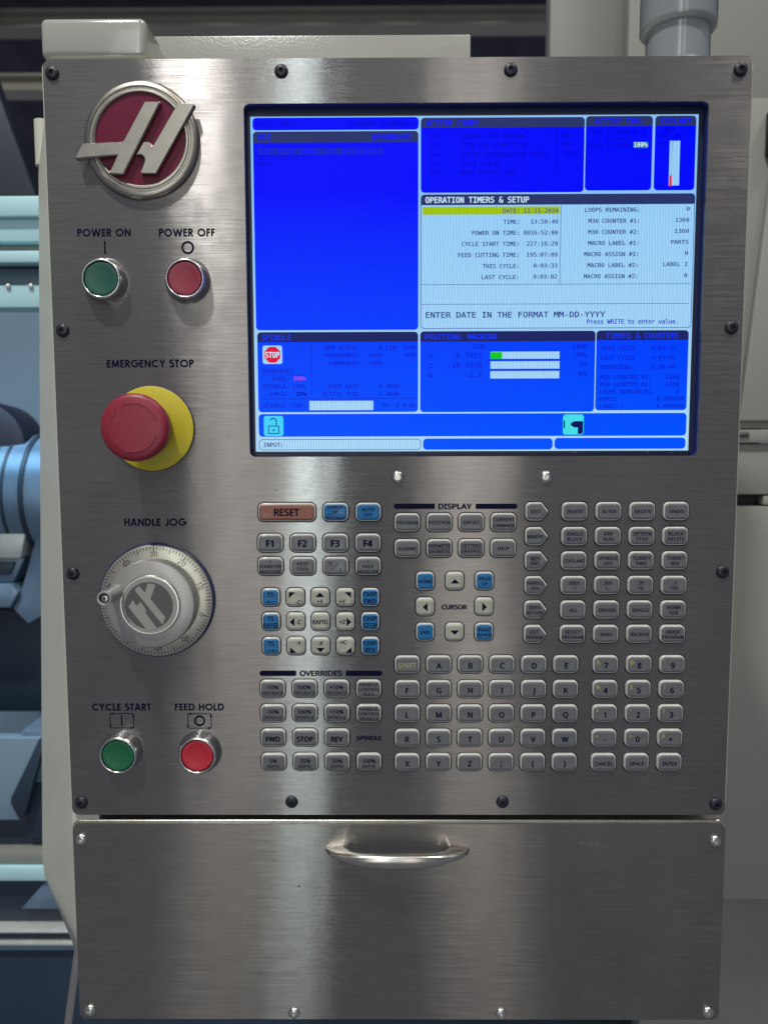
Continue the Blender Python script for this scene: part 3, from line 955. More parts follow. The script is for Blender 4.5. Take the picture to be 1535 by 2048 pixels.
SHAPE = {k: outline(k) for k in ('std', 'long', 'sq', 'mode')}
BODY, CAPM = {}, {}
for k, pts in SHAPE.items():
    lv = [(0.72, 2.0), (0.74, 0.0), (0.80, -0.8), (1.05, -1.4), (1.5, -1.75), (2.2, -1.85)]
    mb = MB()
    mb.rings([[(a, y, b) for a, b in outline(k, d)] for d, y in lv], False, True)
    BODY[k] = mb.mesh('key')
    lv = [(1.75, -1.6), (1.78, -1.9), (1.95, -2.2), (2.3, -2.42), (2.9, -2.66), (3.7, -2.6)]
    mb = MB()
    mb.rings([[(a, y, b) for a, b in outline(k, d)] for d, y in lv], False, True)
    CAPM[k] = mb.mesh('key_cap', angle=60)

SBOLD = {'head': 0.022, 'white': 0.018, 'navy': 0.016, 'blue2': 0.016, 'dark': 0.03, 'pink': 0.02, 'dim': 0.012}
# request every line of type first, then resolve them together
for f in ('sans', 'mono'):
    CAP[f] = type_line('H', f, 0.0, 1.0)
for k in KEYS:
    for it in k[4]:
        if it[0] == 't':
            type_line(it[1], 'sans', it[5], 1.10 if it[2] < 2.4 else 1.02)
for t in SCREEN_TEXT:
    type_line(t[1], 'mono', SBOLD.get(t[6], 0.0), 1.0)
for s in ('DISPLAY', 'OVERRIDES', 'CURSOR', 'SPINDLE'):
    type_line(s, 'sans', 0.055, 1.0)
for n in range(0, 100, 10):
    type_line(str(n), 'sans', 0.0, 1.12)
resolve_text()
for f in ('sans', 'mono'):
    ys = [p[1] for p in CAP[f]['v']]
    CAP[f] = max(ys) - min(ys)

# ---- face plate with all its openings
holes = [[(x + a, z + b) for a, b in SHAPE[s]] for x, z, s, *_ in KEYS]
scr_hole = rrect_c(*SCR, 4.0, 6)
plate = sheet(rrect_c(PX0, PZ0, PX1, PZ1, 5.0, 6), holes + [scr_hole], 0.0, 2.2)
obj('face_plate', plate.mesh('face_plate', recalc=True, flat=True), 'steel', pend)
obj('backing_plate', MB().box(PX0 + 8, PX1 - 8, 4.0, 6.0, PZ0 + 8, -12.0), 'gap_black', pend)

# ---- keys
WORD = {'cap_grey': 'grey', 'cap_blue': 'blue', 'cap_cream': 'cream', 'cap_rust': 'long rust brown'}
for x, z, s, cap, legend, say in KEYS:
    kb = obj('key', BODY[s], 'key_body', pend, (x, 0, z), label='%s %skey lettered %s' % (WORD[cap], 'arrow shaped ' if s == 'mode' else '', say))
    cm = CAPM[s].copy()
    cm.materials.clear()
    obj('key_cap', cm, cap, kb)
    inks = {}
    for it in legend:
        ink = it[6] if it[0] == 't' else 'ink'
        mb = inks.setdefault(ink, MB())
        if it[0] == 't':
            maxw = {'std': 15.4, 'sq': 10.6, 'mode': 11.4, 'long': 36}[s]
            place_text(mb, type_line(it[1], 'sans', it[5], 1.10 if it[2] < 2.4 else 1.02), it[3], it[4], -2.65, cap=it[2], squeeze=0.95, maxw=maxw)
        elif it[0] == 'bar':
            mb.quad(it[1], it[2], it[3], it[4], -2.66)
        elif it[0] == 'tri':
            mb.poly(it[1], -2.665)
        else:
            ribbon(mb, it[1], it[2], -2.65)
    for ink, mb in inks.items():
        if mb.v:
            obj('lettering', mb.mesh('lettering', recalc=False, flat=True), ink, kb)

# ---- printed titles on the plate
for s, x, z, w, h in PANEL_LABEL:
    obj('printed_title', title(s, x, z, w, h, -0.05).mesh('printed_title', recalc=False, flat=True), 'ink', pend, label='dark printed words ' + s)
for s in ('DISPLAY', 'OVERRIDES', 'CURSOR', 'SPINDLE'):
    x0, z0, x1, z1 = MARK[s]
    mb = MB()
    place_text(mb, type_line(s, 'sans', 0.055, 1.0), (x0 + x1) / 2, (z0 + z1) / 2, -0.05, cap=z1 - z0, width=x1 - x0)
    obj('printed_title', mb.mesh('printed_title', recalc=False, flat=True), 'ink', pend, label='dark printed word %s among the keys' % s)
for a, b in (('dl', 'dr'), ('ol', 'or')):
    for nm, left in ((a, True), (b, False)):
        x0, z0, x1, z1 = MARK[nm]
        r = (z1 - z0) / 2
        zc = (z0 + z1) / 2
        if left:
            pts = [(x1, z0), (x1, z1)] + [(x0 + r + r * math.cos(q), zc + r * math.sin(q)) for q in [math.pi / 2 + math.pi * i / 10 for i in range(11)]]
        else:
            pts = [(x0, z1), (x0, z0)] + [(x1 - r + r * math.cos(q), zc + r * math.sin(q)) for q in [-math.pi / 2 + math.pi * i / 10 for i in range(11)]]
        obj('printed_bar', MB().poly(pts, -0.05).mesh('printed_bar', recalc=False, flat=True), 'ink', pend)


def ring_mark(mb, cx, cz, ro, ri, y=-0.05):
    ribbon(mb, arc(cx, cz, (ro + ri) / 2, (ro + ri) / 2, 0, 360, 40)[:-1], ro - ri, y, True)


def loop_mark(mb, x0, z0, x1, z1, y=-0.05, w=0.6):
    ribbon(mb, [(x0, z0), (x1, z0)], w, y)
    ribbon(mb, [(x0, z1), (x1, z1)], w, y - 0.01)
    ribbon(mb, [(x0, z0), (x0, z1)], w, y - 0.02)
    ribbon(mb, [(x1, z0), (x1, z1)], w, y - 0.03)
    a, b = 2.3, 0.95
    mb.poly([(x1 + 0.2, z0), (x1 - a, z0 + b), (x1 - a, z0 - b)], y - 0.04)
    mb.poly([(x0 - 0.2, z1), (x0 + a, z1 - b), (x0 + a, z1 + b)], y - 0.04)
    mb.poly([(x0, z0 - 0.2), (x0 + b, z0 + a), (x0 - b, z0 + a)], y - 0.045)
    mb.poly([(x1, z1 + 0.2), (x1 - b, z1 - a), (x1 + b, z1 - a)], y - 0.045)


for bar_k, ring_k, loop_k in (('bar_on', None, None), (None, 'ring_off', None), ('bar_cyc', None, 'cyc'), (None, 'ring_hold', 'hold')):
    mb = MB()
    if bar_k:
        x, z, w, h = MARK[bar_k]
        mb.quad(x - w / 2, z - h / 2, x + w / 2, z + h / 2, -0.05)
    if ring_k:
        ring_mark(mb, *MARK[ring_k])
    if loop_k:
        loop_mark(mb, *MARK[loop_k])
    obj('printed_symbol', mb.mesh('printed_symbol', recalc=False, flat=True), 'ink', pend)


# ---- screws
def screw_meshes(r, name):
    h = MB()
    n = 28
    prof = [(r, 0.1), (r, -0.5), (r * 0.96, -1.0), (r * 0.82, -1.75), (r * 0.62, -2.2), (r * 0.44, -2.35)]
    rings = [[(q * math.cos(2 * math.pi * i / n), y, q * math.sin(2 * math.pi * i / n)) for i in range(n)] for q, y in prof]

    def hexr(i, rr):
        a = 2 * math.pi * i / n
        m = (a % (math.pi / 3)) - math.pi / 6
        return rr * math.cos(math.pi / 6) / math.cos(m)
    rings.append([(hexr(i, r * 0.38) * math.cos(2 * math.pi * i / n), -2.35, hexr(i, r * 0.38) * math.sin(2 * math.pi * i / n)) for i in range(n)])
    h.rings(rings, False, False)
    s = MB()
    a = rings[-1]
    s.rings([a, [(p[0] * 0.97, -0.7, p[2] * 0.97) for p in a]], False, True)
    return h.mesh(name), s.mesh('hex_socket')


def put_screw(me, soc, mat, smat, x, z, rot, y=0.0, label=None):
    o = obj('screw', me, mat, pend, (x, y, z), label=label)
    o.rotation_euler = (0, rot, 0)
    obj('hex_socket', soc, smat, o)


hb, sb = screw_meshes(4.65, 'screw')
SCREWS = [(-232.6, 251.0), (-77.7, 251.3), (76.8, 251.3), (231.0, 250.8), (-232.2, 79.8), (231.2, 80.1), (-231.6, -91.2), (231.1, -90.8), (-232.0, -261.3), (-77.5, -260.6), (76.7, -260.6), (232.2, -262.2)]
for x, z in SCREWS:
    put_screw(hb, sb, 'screw_black', 'gap_black', x, z, random.uniform(0, 1))
hs, ss = screw_meshes(4.4, 'screw')
for x, z in [(-233.0, -289.4), (232.8, -290.4), (-231.2, -423.5), (-77.8, -425.4), (77.3, -425.6), (231.9, -424.2), (0.5, -22.8), (104.8, -23.0)]:
    put_screw(hs, ss, 'screw_steel', 'satin_metal', x, z, random.uniform(0, 1), label=None)

# ---- round emblem with the slanted letter
em = obj('emblem_ring', MB().lathe([(39.2, 0.2), (39.1, -1.4), (38.2, -3.4), (36.9, -4.4), (34.7, -4.7), (34.0, -4.0), (32.9, -4.0), (32.3, -5.0), (31.1, -5.2), (30.4, -4.7), (30.2, -3.6)], 96), 'emblem_metal', pend, (-172.9, 0, 206.2), label='round silver and burgundy emblem with a slanted letter H')
obj('emblem_disc', MB().lathe([(30.3, -3.8), (0.0, -3.9)], 96), 'burgundy', em)
for pts in EMBLEM_H:
    mb = MB()
    mb.prism(pts, -8.0, -3.0)
    obj('emblem_stroke', mb.mesh('emblem_stroke', bevel=0.7, segs=1, flat=True), 'emblem_metal', em)

# ---- push buttons
RING = MB().lathe([(15.7, 0.1), (15.7, -1.2), (15.4, -2.6), (14.6, -5.6), (13.9, -7.6), (13.2, -8.8), (12.5, -9.3), (12.0, -9.1), (11.7, -8.5), (11.6, -6.5)], 72).mesh('push_button', angle=60)
CAPB = MB().lathe([(11.35, -6.5), (11.35, -8.0), (11.1, -8.45), (10.5, -8.55), (8.0, -8.1), (5.0, -7.8), (0.0, -7.7)], 64).mesh('button_cap', angle=60)
for x, z, m, lb in ((-201.4, 113.3, 'button_green_dark', 'dark green power on push button in chrome collar'), (-144.3, 113.2, 'button_red_dark', 'dark red power off push button in chrome collar'),
                    (-200.9, -222.3, 'button_green', 'bright green cycle start push button in chrome collar'), (-143.8, -222.5, 'button_red', 'bright red feed hold push button in chrome collar')):
    b = obj('push_button', RING, 'chrome', pend, (x, 0, z), label=lb)
    cm = CAPB.copy()
    cm.materials.clear()
    obj('button_cap', cm, m, b)
    obj('button_gap', MB().lathe([(11.7, -6.6), (11.2, -6.6)], 64), 'gap_black', b)

# ---- emergency stop
st = obj('emergency_stop_button', MB().lathe([(22.0, -35.2), (22.35, -36.4), (22.2, -37.8), (21.2, -39.2), (19.4, -40.1), (15.0, -40.6), (8.0, -40.8), (0.0, -40.9)], 96).mesh('emergency_stop_button', angle=70), 'stop_red', pend, (-172.0, 0, 11.7), label='large red mushroom emergency stop button over yellow disc')
obj('head_skirt', MB().lathe([(14.5, -14.0), (18.8, -17.0), (20.3, -24.0), (21.4, -31.0), (22.0, -35.25)], 96).mesh('head_skirt', angle=60), 'stop_red', st)
obj('neck', MB().lathe([(15.0, -1.0), (15.0, -12.0), (14.4, -14.5)], 64), 'bezel_glow_blue', st)
obj('yellow_disc', MB().lathe([(29.5, -1.2), (29.5, -1.9), (29.0, -2.2), (0.0, -2.2)], 96), 'stop_yellow', st)
obj('disc_gasket', MB().lathe([(30.1, 0.1), (30.1, -1.1), (29.3, -1.3)], 96), 'bezel_glow_blue', st)
for a0, a1 in ((112, 28), (226, 150), (-20, -100)):
    mb = MB()
    s = -1
    n = 14
    pts = []
    for i in range(n + 1):
        q = math.radians(a0 + (a1 - a0) * i / n)
        pts.append((15.6 * math.cos(q), 15.6 * math.sin(q)))
    for w, y in ((1.5, -40.55), (0.9, -40.95)):
        pass
    # raised ridge: four rails swept along the arc, with a barbed head
    rails = []
    for off, y in ((0.85, -40.2), (0.45, -40.93), (-0.45, -40.93), (-0.85, -40.2)):
        rails.append([(p[0] * (1 + off / 15.6), y, p[1] * (1 + off / 15.6)) for p in pts])
    vs = [p for r in rails for p in r]
    m = n + 1
    fs = [(k * m + i, k * m + i + 1, (k + 1) * m + i + 1, (k + 1) * m + i) for k in range(3) for i in range(n)]
    mb.add(vs, fs)
    q = math.radians(a1)
    c = Vector((15.6 * math.cos(q), 15.6 * math.sin(q)))
    t = Vector((math.sin(q), -math.cos(q)))
    rn = Vector((math.cos(q), math.sin(q)))
    tri = [c + rn * 1.9, c + t * 4.2, c - rn * 1.9]
    mb.rings([[(p.x, -40.2, p.y) for p in tri], [((p.x * 0.9 + c.x * 0.1), -40.93, (p.y * 0.9 + c.y * 0.1)) for p in tri]], False, True)
    obj('raised_arrow', mb, 'stop_red', st)

# ---- jog handwheel
JW = (-171.3, 0, -110.2)
jw = obj('jog_handwheel', MB().lathe([(41.0, 0.1), (41.0, -2.6), (40.4, -3.2), (39.9, -3.0)], 110), 'bezel_glow_blue', pend, JW, label='round jog handwheel with engraved dial and crank knob')
obj('dial', MB().lathe([(40.2, -2.6), (39.9, -4.4), (39.2, -4.9), (29.0, -5.6)], 110), 'dial_silver', jw)
tk = MB()
for n in range(100):
    q = math.radians(91 + (n - 30) * 3.6)
    r1 = 39.0
    r0 = 34.9 if n % 10 == 0 else (35.2 if n % 5 == 0 else 36.7)
    w = 0.22 if n % 5 else 0.26
    d = Vector((math.cos(q), math.sin(q)))
    e = Vector((-d.y, d.x)) * w

    def dy(r):
        return -4.9 - (39.2 - r) / 10.2 * 0.7 - 0.05
    pts = [(d * r0 - e, dy(r0)), (d * r1 - e, dy(r1)), (d * r1 + e, dy(r1)), (d * r0 + e, dy(r0))]
    tk.add([(p.x, y, p.y) for p, y in pts], [(0, 1, 2, 3)])
obj('dial_marks', tk.mesh('dial_marks', recalc=False, flat=True), 'ink', jw)
for n in range(0, 100, 10):
    q = 91 + (n - 30) * 3.6
    t = MB()
    place_text(t, type_line(str(n), 'sans', 0.0, 1.12), 0, 33.6, -5.42, cap=3.6, squeeze=0.95)
    a = math.radians(q - 90)
    t.v = [(x * math.cos(a) - z * math.sin(a), y, x * math.sin(a) + z * math.cos(a)) for x, y, z in t.v]
    obj('dial_number', t.mesh('dial_number', recalc=False, flat=True), 'ink', jw)
obj('index_mark', MB().lathe([(0.75, -3.0), (0.75, -3.8), (0.0, -3.9)], 16, -0.6, 40.2), 'ink', jw)
NT = 240
prof = [(30.9, -5.4, 1), (30.9, -15.6, 1), (30.7, -17.2, 0.3), (30.2, -17.9, 0), (29.6, -18.2, 0), (21.2, -18.4, 0)]
mb = MB()
rings = []
for r, y, kn in prof:
    rings.append([((r - kn * (0.75 if i % 2 else 0.0)) * math.cos(2 * math.pi * i / NT), y, (r - kn * (0.75 if i % 2 else 0.0)) * math.sin(2 * math.pi * i / NT)) for i in range(NT)])
mb.rings(rings, False, False)
obj('knob', mb.mesh('knob', angle=30), 'knob_grey', jw)
obj('hub', MB().lathe([(21.2, -18.0), (21.0, -19.8), (20.6, -20.5), (19.8, -20.7), (19.4, -20.6), (16.6, -20.6)], 96).mesh('hub', angle=30), 'satin_metal', jw)
obj('hub_disc', MB().lathe([(19.3, -20.62), (0, -20.63)], 96), 'logo_light', jw)
obj('logo_disc', MB().lathe([(16.5, -20.70), (0, -20.71)], 96), 'logo_dark', jw)
for pts in WHEEL_H:
    obj('logo_stroke', MB().poly([(a, b - 0.9 + 0.0) for a, b in pts], -20.78).mesh('logo_stroke', recalc=False, flat=True), 'logo_light', jw)
CX, CZ = -22.6, 9.4
obj('crank_handle', MB().lathe([(5.4, -18.0), (5.2, -20.0), (4.6, -24.0), (4.5, -30.0), (4.75, -38.0), (4.95, -42.4), (4.6, -43.2), (4.0, -43.3), (3.5, -43.0), (3.4, -40.6)], 44, CX, CZ).mesh('crank_handle', angle=50), 'knob_grey', jw)
obj('crank_recess', MB().lathe([(3.42, -41.0), (0, -41.0)], 30, CX, CZ), 'gap_black', jw)
sc = MB().lathe([(2.5, -41.0), (2.5, -41.7), (2.0, -42.2), (0, -42.4)], 30, CX, CZ)
obj('crank_screw', sc, 'chrome', jw)
cr = MB()
cr.box(CX - 1.5, CX + 1.5, -42.45, -42.2, CZ - 0.35, CZ + 0.35)
cr.box(CX - 0.35, CX + 0.35, -42.47, -42.22, CZ - 1.5, CZ + 1.5)
obj('screw_slot', cr, 'gap_black', jw)

# ---- the screen
SY = 9.0
lit = (-100.8, -4.7, 207.5, 225.7)
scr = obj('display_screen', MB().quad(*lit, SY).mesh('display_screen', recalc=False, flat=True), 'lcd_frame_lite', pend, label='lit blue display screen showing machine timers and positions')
bz = MB()
so = rrect_c(*SCR, 4.0, 6)
bz.rings([[(a, 2.2, b) for a, b in so], [(a, 9.6, b) for a, b in inset(so, -0.3)]], False, True)
obj('screen_bezel', bz, 'bezel_glow_blue', scr)
fr = sheet(rrect_c(lit[0] - 1.3, lit[1] - 1.3, lit[2] + 1.3, lit[3] + 1.3, 0.8, 3), [rrect_c(*lit, 0.3, 3)], 8.3, 9.6)
obj('screen_frame', fr.mesh('screen_frame', flat=True), 'screw_black', scr)
BLUE = ('edit', 'mdi', 'codes', 'tool', 'cool', 'spin', 'pos', 'tim', 'icon', 'fld1', 'fld2')
for k, (x0, z0, x1, z1) in WINDOW.items():
    if k in BLUE:
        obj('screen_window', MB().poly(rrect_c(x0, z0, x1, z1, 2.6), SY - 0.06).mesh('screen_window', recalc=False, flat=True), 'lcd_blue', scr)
    else:
        obj('screen_window_outline', MB().poly(rrect_c(x0, z0, x1, z1, 2.6), SY - 0.05).mesh('screen_window', recalc=False, flat=True), 'lcd_navyl', scr)
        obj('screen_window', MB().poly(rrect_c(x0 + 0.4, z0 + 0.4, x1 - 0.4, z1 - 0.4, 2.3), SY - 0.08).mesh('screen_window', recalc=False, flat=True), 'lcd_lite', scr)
    if k in HEADER:
        hz = HEADER[k]
        up = [p for p in rrect_c(x0, z0, x1, z1, 2.6) if p[1] > hz]
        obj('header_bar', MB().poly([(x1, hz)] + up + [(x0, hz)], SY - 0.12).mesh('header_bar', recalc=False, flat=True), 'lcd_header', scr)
for k, nm, x0, z0, x1, z1, c in SCREEN_BAR:
    y = SY - 0.16 - (0.03 if nm in ('load_fill', 'level_fill') else 0.0)
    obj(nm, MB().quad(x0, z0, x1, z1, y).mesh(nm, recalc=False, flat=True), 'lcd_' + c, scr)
for k, t_, x, z, w, h, c in SCREEN_TEXT:
    mb = MB()
    rec = type_line(t_, 'mono', SBOLD.get(c, 0.0), 1.0)
    place_text(mb, rec, x, z, SY - 0.26, cap=max(h, 2.6), width=w, font='mono')
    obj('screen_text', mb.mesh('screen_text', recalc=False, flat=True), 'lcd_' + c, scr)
# icons
x0, z0, x1, z1 = SCREEN_ICON['stop']
obj('stop_icon', MB().poly(rrect_c(x0, z0, x1, z1, 1.6), SY - 0.14).mesh('stop_icon', recalc=False, flat=True), 'lcd_lite', scr)
cxm, czm, rr = (x0 + x1) / 2, (z0 + z1) / 2, (x1 - x0) * 0.43
obj('stop_octagon', MB().poly([(cxm + rr * math.cos(math.radians(22.5 + 45 * i)), czm + rr * math.sin(math.radians(22.5 + 45 * i))) for i in range(8)], SY - 0.18).mesh('stop_octagon', recalc=False, flat=True), 'lcd_stop', scr)
x0, z0, x1, z1 = SCREEN_ICON['lock']
obj('lock_icon', MB().poly(rrect_c(x0, z0, x1, z1, 1.8), SY - 0.14).mesh('lock_icon', recalc=False, flat=True), 'lcd_cyan', scr)
W_, H_ = x1 - x0, z1 - z0
mb = MB()
ribbon(mb, rrect_c(x0 + 0.24 * W_, z0 + 0.13 * H_, x0 + 0.77 * W_, z0 + 0.50 * H_, 0.3, 2), 0.6, SY - 0.18, True)
ribbon(mb, arc(x0 + 0.48 * W_, z0 + 0.72 * H_, 0.16 * W_, 0.16 * H_, 160, 0, 14) + [(x0 + 0.64 * W_, z0 + 0.53 * H_)], 0.75, SY - 0.19)
mb.poly([(x0 + 0.45 * W_, z0 + 0.25 * H_), (x0 + 0.56 * W_, z0 + 0.25 * H_), (x0 + 0.50 * W_, z0 + 0.38 * H_)], SY - 0.18)
obj('lock_drawing', mb.mesh('lock_drawing', recalc=False, flat=True), 'lcd_ink', scr)
x0, z0, x1, z1 = SCREEN_ICON['door']
W_, H_ = x1 - x0, z1 - z0
obj('tailstock_icon', MB().poly(rrect_c(x0, z0, x1, z1, 2.0), SY - 0.14).mesh('tailstock_icon', recalc=False, flat=True), 'lcd_aqua', scr)
mb = MB()
mb.quad(x0 + 0.03 * W_, z0 + 0.33 * H_, x0 + 0.10 * W_, z0 + 0.70 * H_, SY - 0.18)
mb.poly([(x0 + 0.97 * W_, z0 + 0.67 * H_), (x0 + 0.55 * W_, z0 + 0.67 * H_), (x0 + 0.38 * W_, z0 + 0.57 * H_), (x0 + 0.38 * W_, z0 + 0.46 * H_), (x0 + 0.55 * W_, z0 + 0.36 * H_), (x0 + 0.72 * W_, z0 + 0.36 * H_), (x0 + 0.72 * W_, z0 + 0.03 * H_), (x0 + 0.90 * W_, z0 + 0.03 * H_), (x0 + 0.97 * W_, z0 + 0.12 * H_)], SY - 0.18)
obj('tailstock_drawing', mb.mesh('tailstock_drawing', recalc=False, flat=True), 'lcd_header', scr)

# ---- housing behind the plate
ho = rrect_c(PX0 - 1.6, PZ0 + 4, PX1 + 1.6, PZ1 + 0.7, 5.5, 6)
obj('housing', sheet(ho, [inset(ho, 5.0)], 2.5, 14.0).mesh('housing', angle=30), 'cream', pend)
obj('rear_box', MB().box(PX0 + 6, PX1 - 6, 14.2, 120.0, PZ0 + 2, PZ1 - 4), 'cream', pend)
# flared left side cover with its kicked-up bottom
side = MB()
fx = [(-240.2, 222.0), (-240.2, -281.0), (-239.6, -379.8)]
sec = [(-288.0, 222.0, -240.4), (-309.0, -360.0, -240.4), (-307.5, -376.0, -240.4), (-302.0, -390.0, -240.4), (-262.0, -432.0, -240.0), (-246.0, -452.0, -239.6)]
rings = []
for xb, z, xf in sec:
    dep = 100.0
    zf = z if z > -365 else z + (-365 - z) * 0.72
    rings.append([(xf, 3.0, zf), (xf + 20, 3.0, zf), (xf + 20, dep, z), (xb + 1.5, dep, z), (xb, dep - 1.5, z)])
side.rings(rings, True, True)
obj('side_cover', side.mesh('side_cover', bevel=0.0, angle=30), 'cream', pend)
obj('hinge_cover', MB().tube((-281.5, 94, 258), (-281.5, 94, 223.2), 6.2), 'cream', pend)

# ---- storage box below, with its pull handle
DX0, DX1, DZ0, DZ1 = -239.2, 240.2, -430.5, -277.9
obj('storage_cover', MB().prism(rrect_c(DX0, DZ0, DX1, DZ1, 5.0, 5), 0.0, 1.6).mesh('storage_cover', bevel=0.0, angle=20), 'drawer_steel', pend, label='brushed steel cover of the storage box under the keypad')
box = MB()
o0 = rrect_c(DX0 - 0.9, DZ0 - 0.6, DX1 + 0.9, DZ1 + 2.4, 6.0, 5)
box.rings([[(a, 2.0, b) for a, b in inset(o0, 0.5)], [(a, 2.6, b) for a, b in o0], [(a, 80.0, b) for a, b in o0]], True, True)
obj('storage_box', box.mesh('storage_box', angle=25), 'edge_steel', pend)
hd = MB()
N = 48
for pass_ in (0,):
    rings = []
    for i in range(N + 1):
        t = -1 + 2 * i / N
        ao = math.sqrt(max(0.0, 1 - (abs(t)) ** 2.3))
        xo, yo = 53.0 * t, -20.5 * ao - 0.3
        ti = abs(t)
        yi = -(13.0 * math.sqrt(max(0.0, 1 - (t / 0.69) ** 4))) if ti < 0.69 else 0.3
        yi = max(yi, yo + 0.6) if yi < yo + 0.6 else yi
        cy, ay = (yo + yi) / 2, max(0.4, (yi - yo) / 2)
        bz_ = 1.0 + 4.2 * (1 - abs(t) ** 2.2)
        ring = []
        for k in range(18):
            q = 2 * math.pi * k / 18
            c_, s_ = math.cos(q), math.sin(q)
            ring.append((xo, cy + ay * math.copysign(abs(c_) ** 0.75, c_), bz_ * math.copysign(abs(s_) ** 0.75, s_)))
        rings.append(ring)
    hd.rings(rings, True, True)
obj('pull_handle', hd.mesh('pull_handle', angle=50), 'handle_steel', pend, (0.0, 0, -296.8), label='curved steel pull handle on the storage box')

# ---- small marks of use: scuffs, scratches, specks
sm = MATS['scuff']
nt = sm.node_tree
outn, pb = nt.nodes['Material Output'], nt.nodes['Principled BSDF']
tr = nt.nodes.new('ShaderNodeBsdfTransparent')
mixs = nt.nodes.new('ShaderNodeMixShader')
nz = nt.nodes.new('ShaderNodeTexNoise')
nz.inputs['Scale'].default_value = 420
nz.inputs['Detail'].default_value = 5
gg = nt.nodes.new('ShaderNodeNewGeometry')
nt.links.new(gg.outputs['Position'], nz.inputs['Vector'])
mr = nt.nodes.new('ShaderNodeMapRange')
mr.inputs['From Min'].default_value = 0.42
mr.inputs['From Max'].default_value = 0.72
mr.inputs['To Max'].default_value = 0.32
nt.links.new(nz.outputs['Fac'], mr.inputs['Value'])
nt.links.new(mr.outputs['Result'], mixs.inputs['Fac'])
nt.links.new(tr.outputs['BSDF'], mixs.inputs[1])
nt.links.new(pb.outputs['BSDF'], mixs.inputs[2])
nt.links.new(mixs.outputs['Shader'], outn.inputs['Surface'])


def smudge(x, z, w, h, tilt, y=-0.03):
    pts = []
    for i in range(22):
        q = 2 * math.pi * i / 22
        k = random.uniform(0.6, 1.1)
        a, b_ = w / 2 * k * math.cos(q), h / 2 * k * math.sin(q)
        pts.append((x + a * math.cos(tilt) - b_ * math.sin(tilt), z + a * math.sin(tilt) + b_ * math.cos(tilt)))
    obj('scuff_mark', MB().poly(pts, y).mesh('scuff_mark', recalc=False, flat=True), 'scuff', pend)


def scratch(x, z, dx, dz, w=0.35, y=-0.03):
    n = 7
    pts = [(x + dx * i / n + random.uniform(-0.3, 0.3), z + dz * i / n + random.uniform(-0.3, 0.3)) for i in range(n + 1)]
    mb = MB()
    ribbon(mb, pts, w, y)
    obj('scratch', mb.mesh('scratch', recalc=False, flat=True), 'scuff', pend)


for a in ((144, -293.5, 30, 4.5, -0.12), (86, 245, 9, 3, 0.3)):
    smudge(*a)
for a in ((140, -246, 14, -7), (150, -255, 22, -10), (172, -262, 18, -5), (138, -279.5, 10, -4), (82, 249, 6, -3), (150, 247, 5, -9), (-110, -165, 1, 13), (150, -345, 3, -4), (-215, -205, 0.6, 7)):
    scratch(*a)
for x, z, r in ((-73.0, -325.5, 0.8), (-70.5, -328.0, 0.3), (-118, 6, 0.4), (-128, -20, 0.35), (198, -59, 0.7), (-86, -32, 0.5), (40, -380, 0.4), (-20, -150, 0.45)):
    pts = [(x + r * random.uniform(0.7, 1.2) * math.cos(q), z + r * random.uniform(0.7, 1.2) * math.sin(q)) for q in [i * 0.7 for i in range(9)]]
    obj('dirt_speck', MB().poly(pts, -0.04).mesh('dirt_speck', recalc=False, flat=True), 'dirt', pend)
for x, w in ((126.0, 4.0), (178.0, 3.2), (196.0, 6.0), (201, 2.5), (60, 2.0), (-60, 3.0)):
    smudge(x, -6.0, w, 1.3, 0.1, 8.0)

# ================================================================== AROUND THE PENDANT
# white moulded housing standing on the pendant's top edge
wb = MB().box(-242.0, -170.0, 4.0, 116.0, 263.2, 289.6)
o = obj('lamp_housing', wb.mesh('lamp_housing', bevel=4.5, segs=4, angle=50), 'white_gloss')
o['label'] = 'glossy white rounded box on the upper left corner of the pendant'
o['category'] = 'box'
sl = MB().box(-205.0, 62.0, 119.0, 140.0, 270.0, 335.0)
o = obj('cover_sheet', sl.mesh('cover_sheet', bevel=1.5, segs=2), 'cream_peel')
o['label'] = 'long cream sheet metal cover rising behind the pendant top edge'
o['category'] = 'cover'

# grey support pipe with collar
pp = thing('support_pipe', 'glossy grey support pipe with wide collar above the pendant', 'pipe', (207, 52, 262))
def zl(prof, n=56):
    mb = MB()
    rings = [[(r * math.cos(2 * math.pi * i / n), r * math.sin(2 * math.pi * i / n), z) for i in range(n)] for r, z in prof]
    return mb.rings(rings, True, True)
obj('pipe', zl([(22.6, 0), (22.6, 120)]).mesh('pipe', angle=40), 'pipe_grey', pp)
obj('collar', zl([(22.9, 38.0), (25.4, 38.4), (26.8, 40.0), (27.0, 42.0), (27.0, 130.0)]).mesh('collar', angle=40), 'pipe_grey', pp)
obj('pipe_flange', zl([(27.0, 0.2), (26.4, 4.0), (25.0, 9.0), (22.7, 13.0)]).mesh('pipe_flange', angle=40), 'pipe_grey', pp)

# right hand machine cabinet
cb = thing('machine_cabinet', 'cream sheet metal machine cabinet to the right of the pendant', 'cabinet', (380, 300, -700))
def cpart(nm, mb, mat, bevel=1.5, **k):
    return obj(nm, mb.mesh(nm, bevel=bevel), mat, cb, (-380, -300, 700), **k)
cpart('upper_panel', MB().box(289.0, 478.0, 450.0, 470.0, 330.0, 900.0), 'cabinet_paint')
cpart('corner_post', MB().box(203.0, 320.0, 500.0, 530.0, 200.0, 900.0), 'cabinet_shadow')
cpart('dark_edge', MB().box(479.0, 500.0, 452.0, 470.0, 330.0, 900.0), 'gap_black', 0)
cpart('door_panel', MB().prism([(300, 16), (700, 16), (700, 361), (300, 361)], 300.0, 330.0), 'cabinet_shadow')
dp = MB()
dp.prism([(371, 24), (700, 24), (700, 330), (399, 330)], 292.0, 299.5)  # slanted left edge shaped to imitate the pendant's shadow line
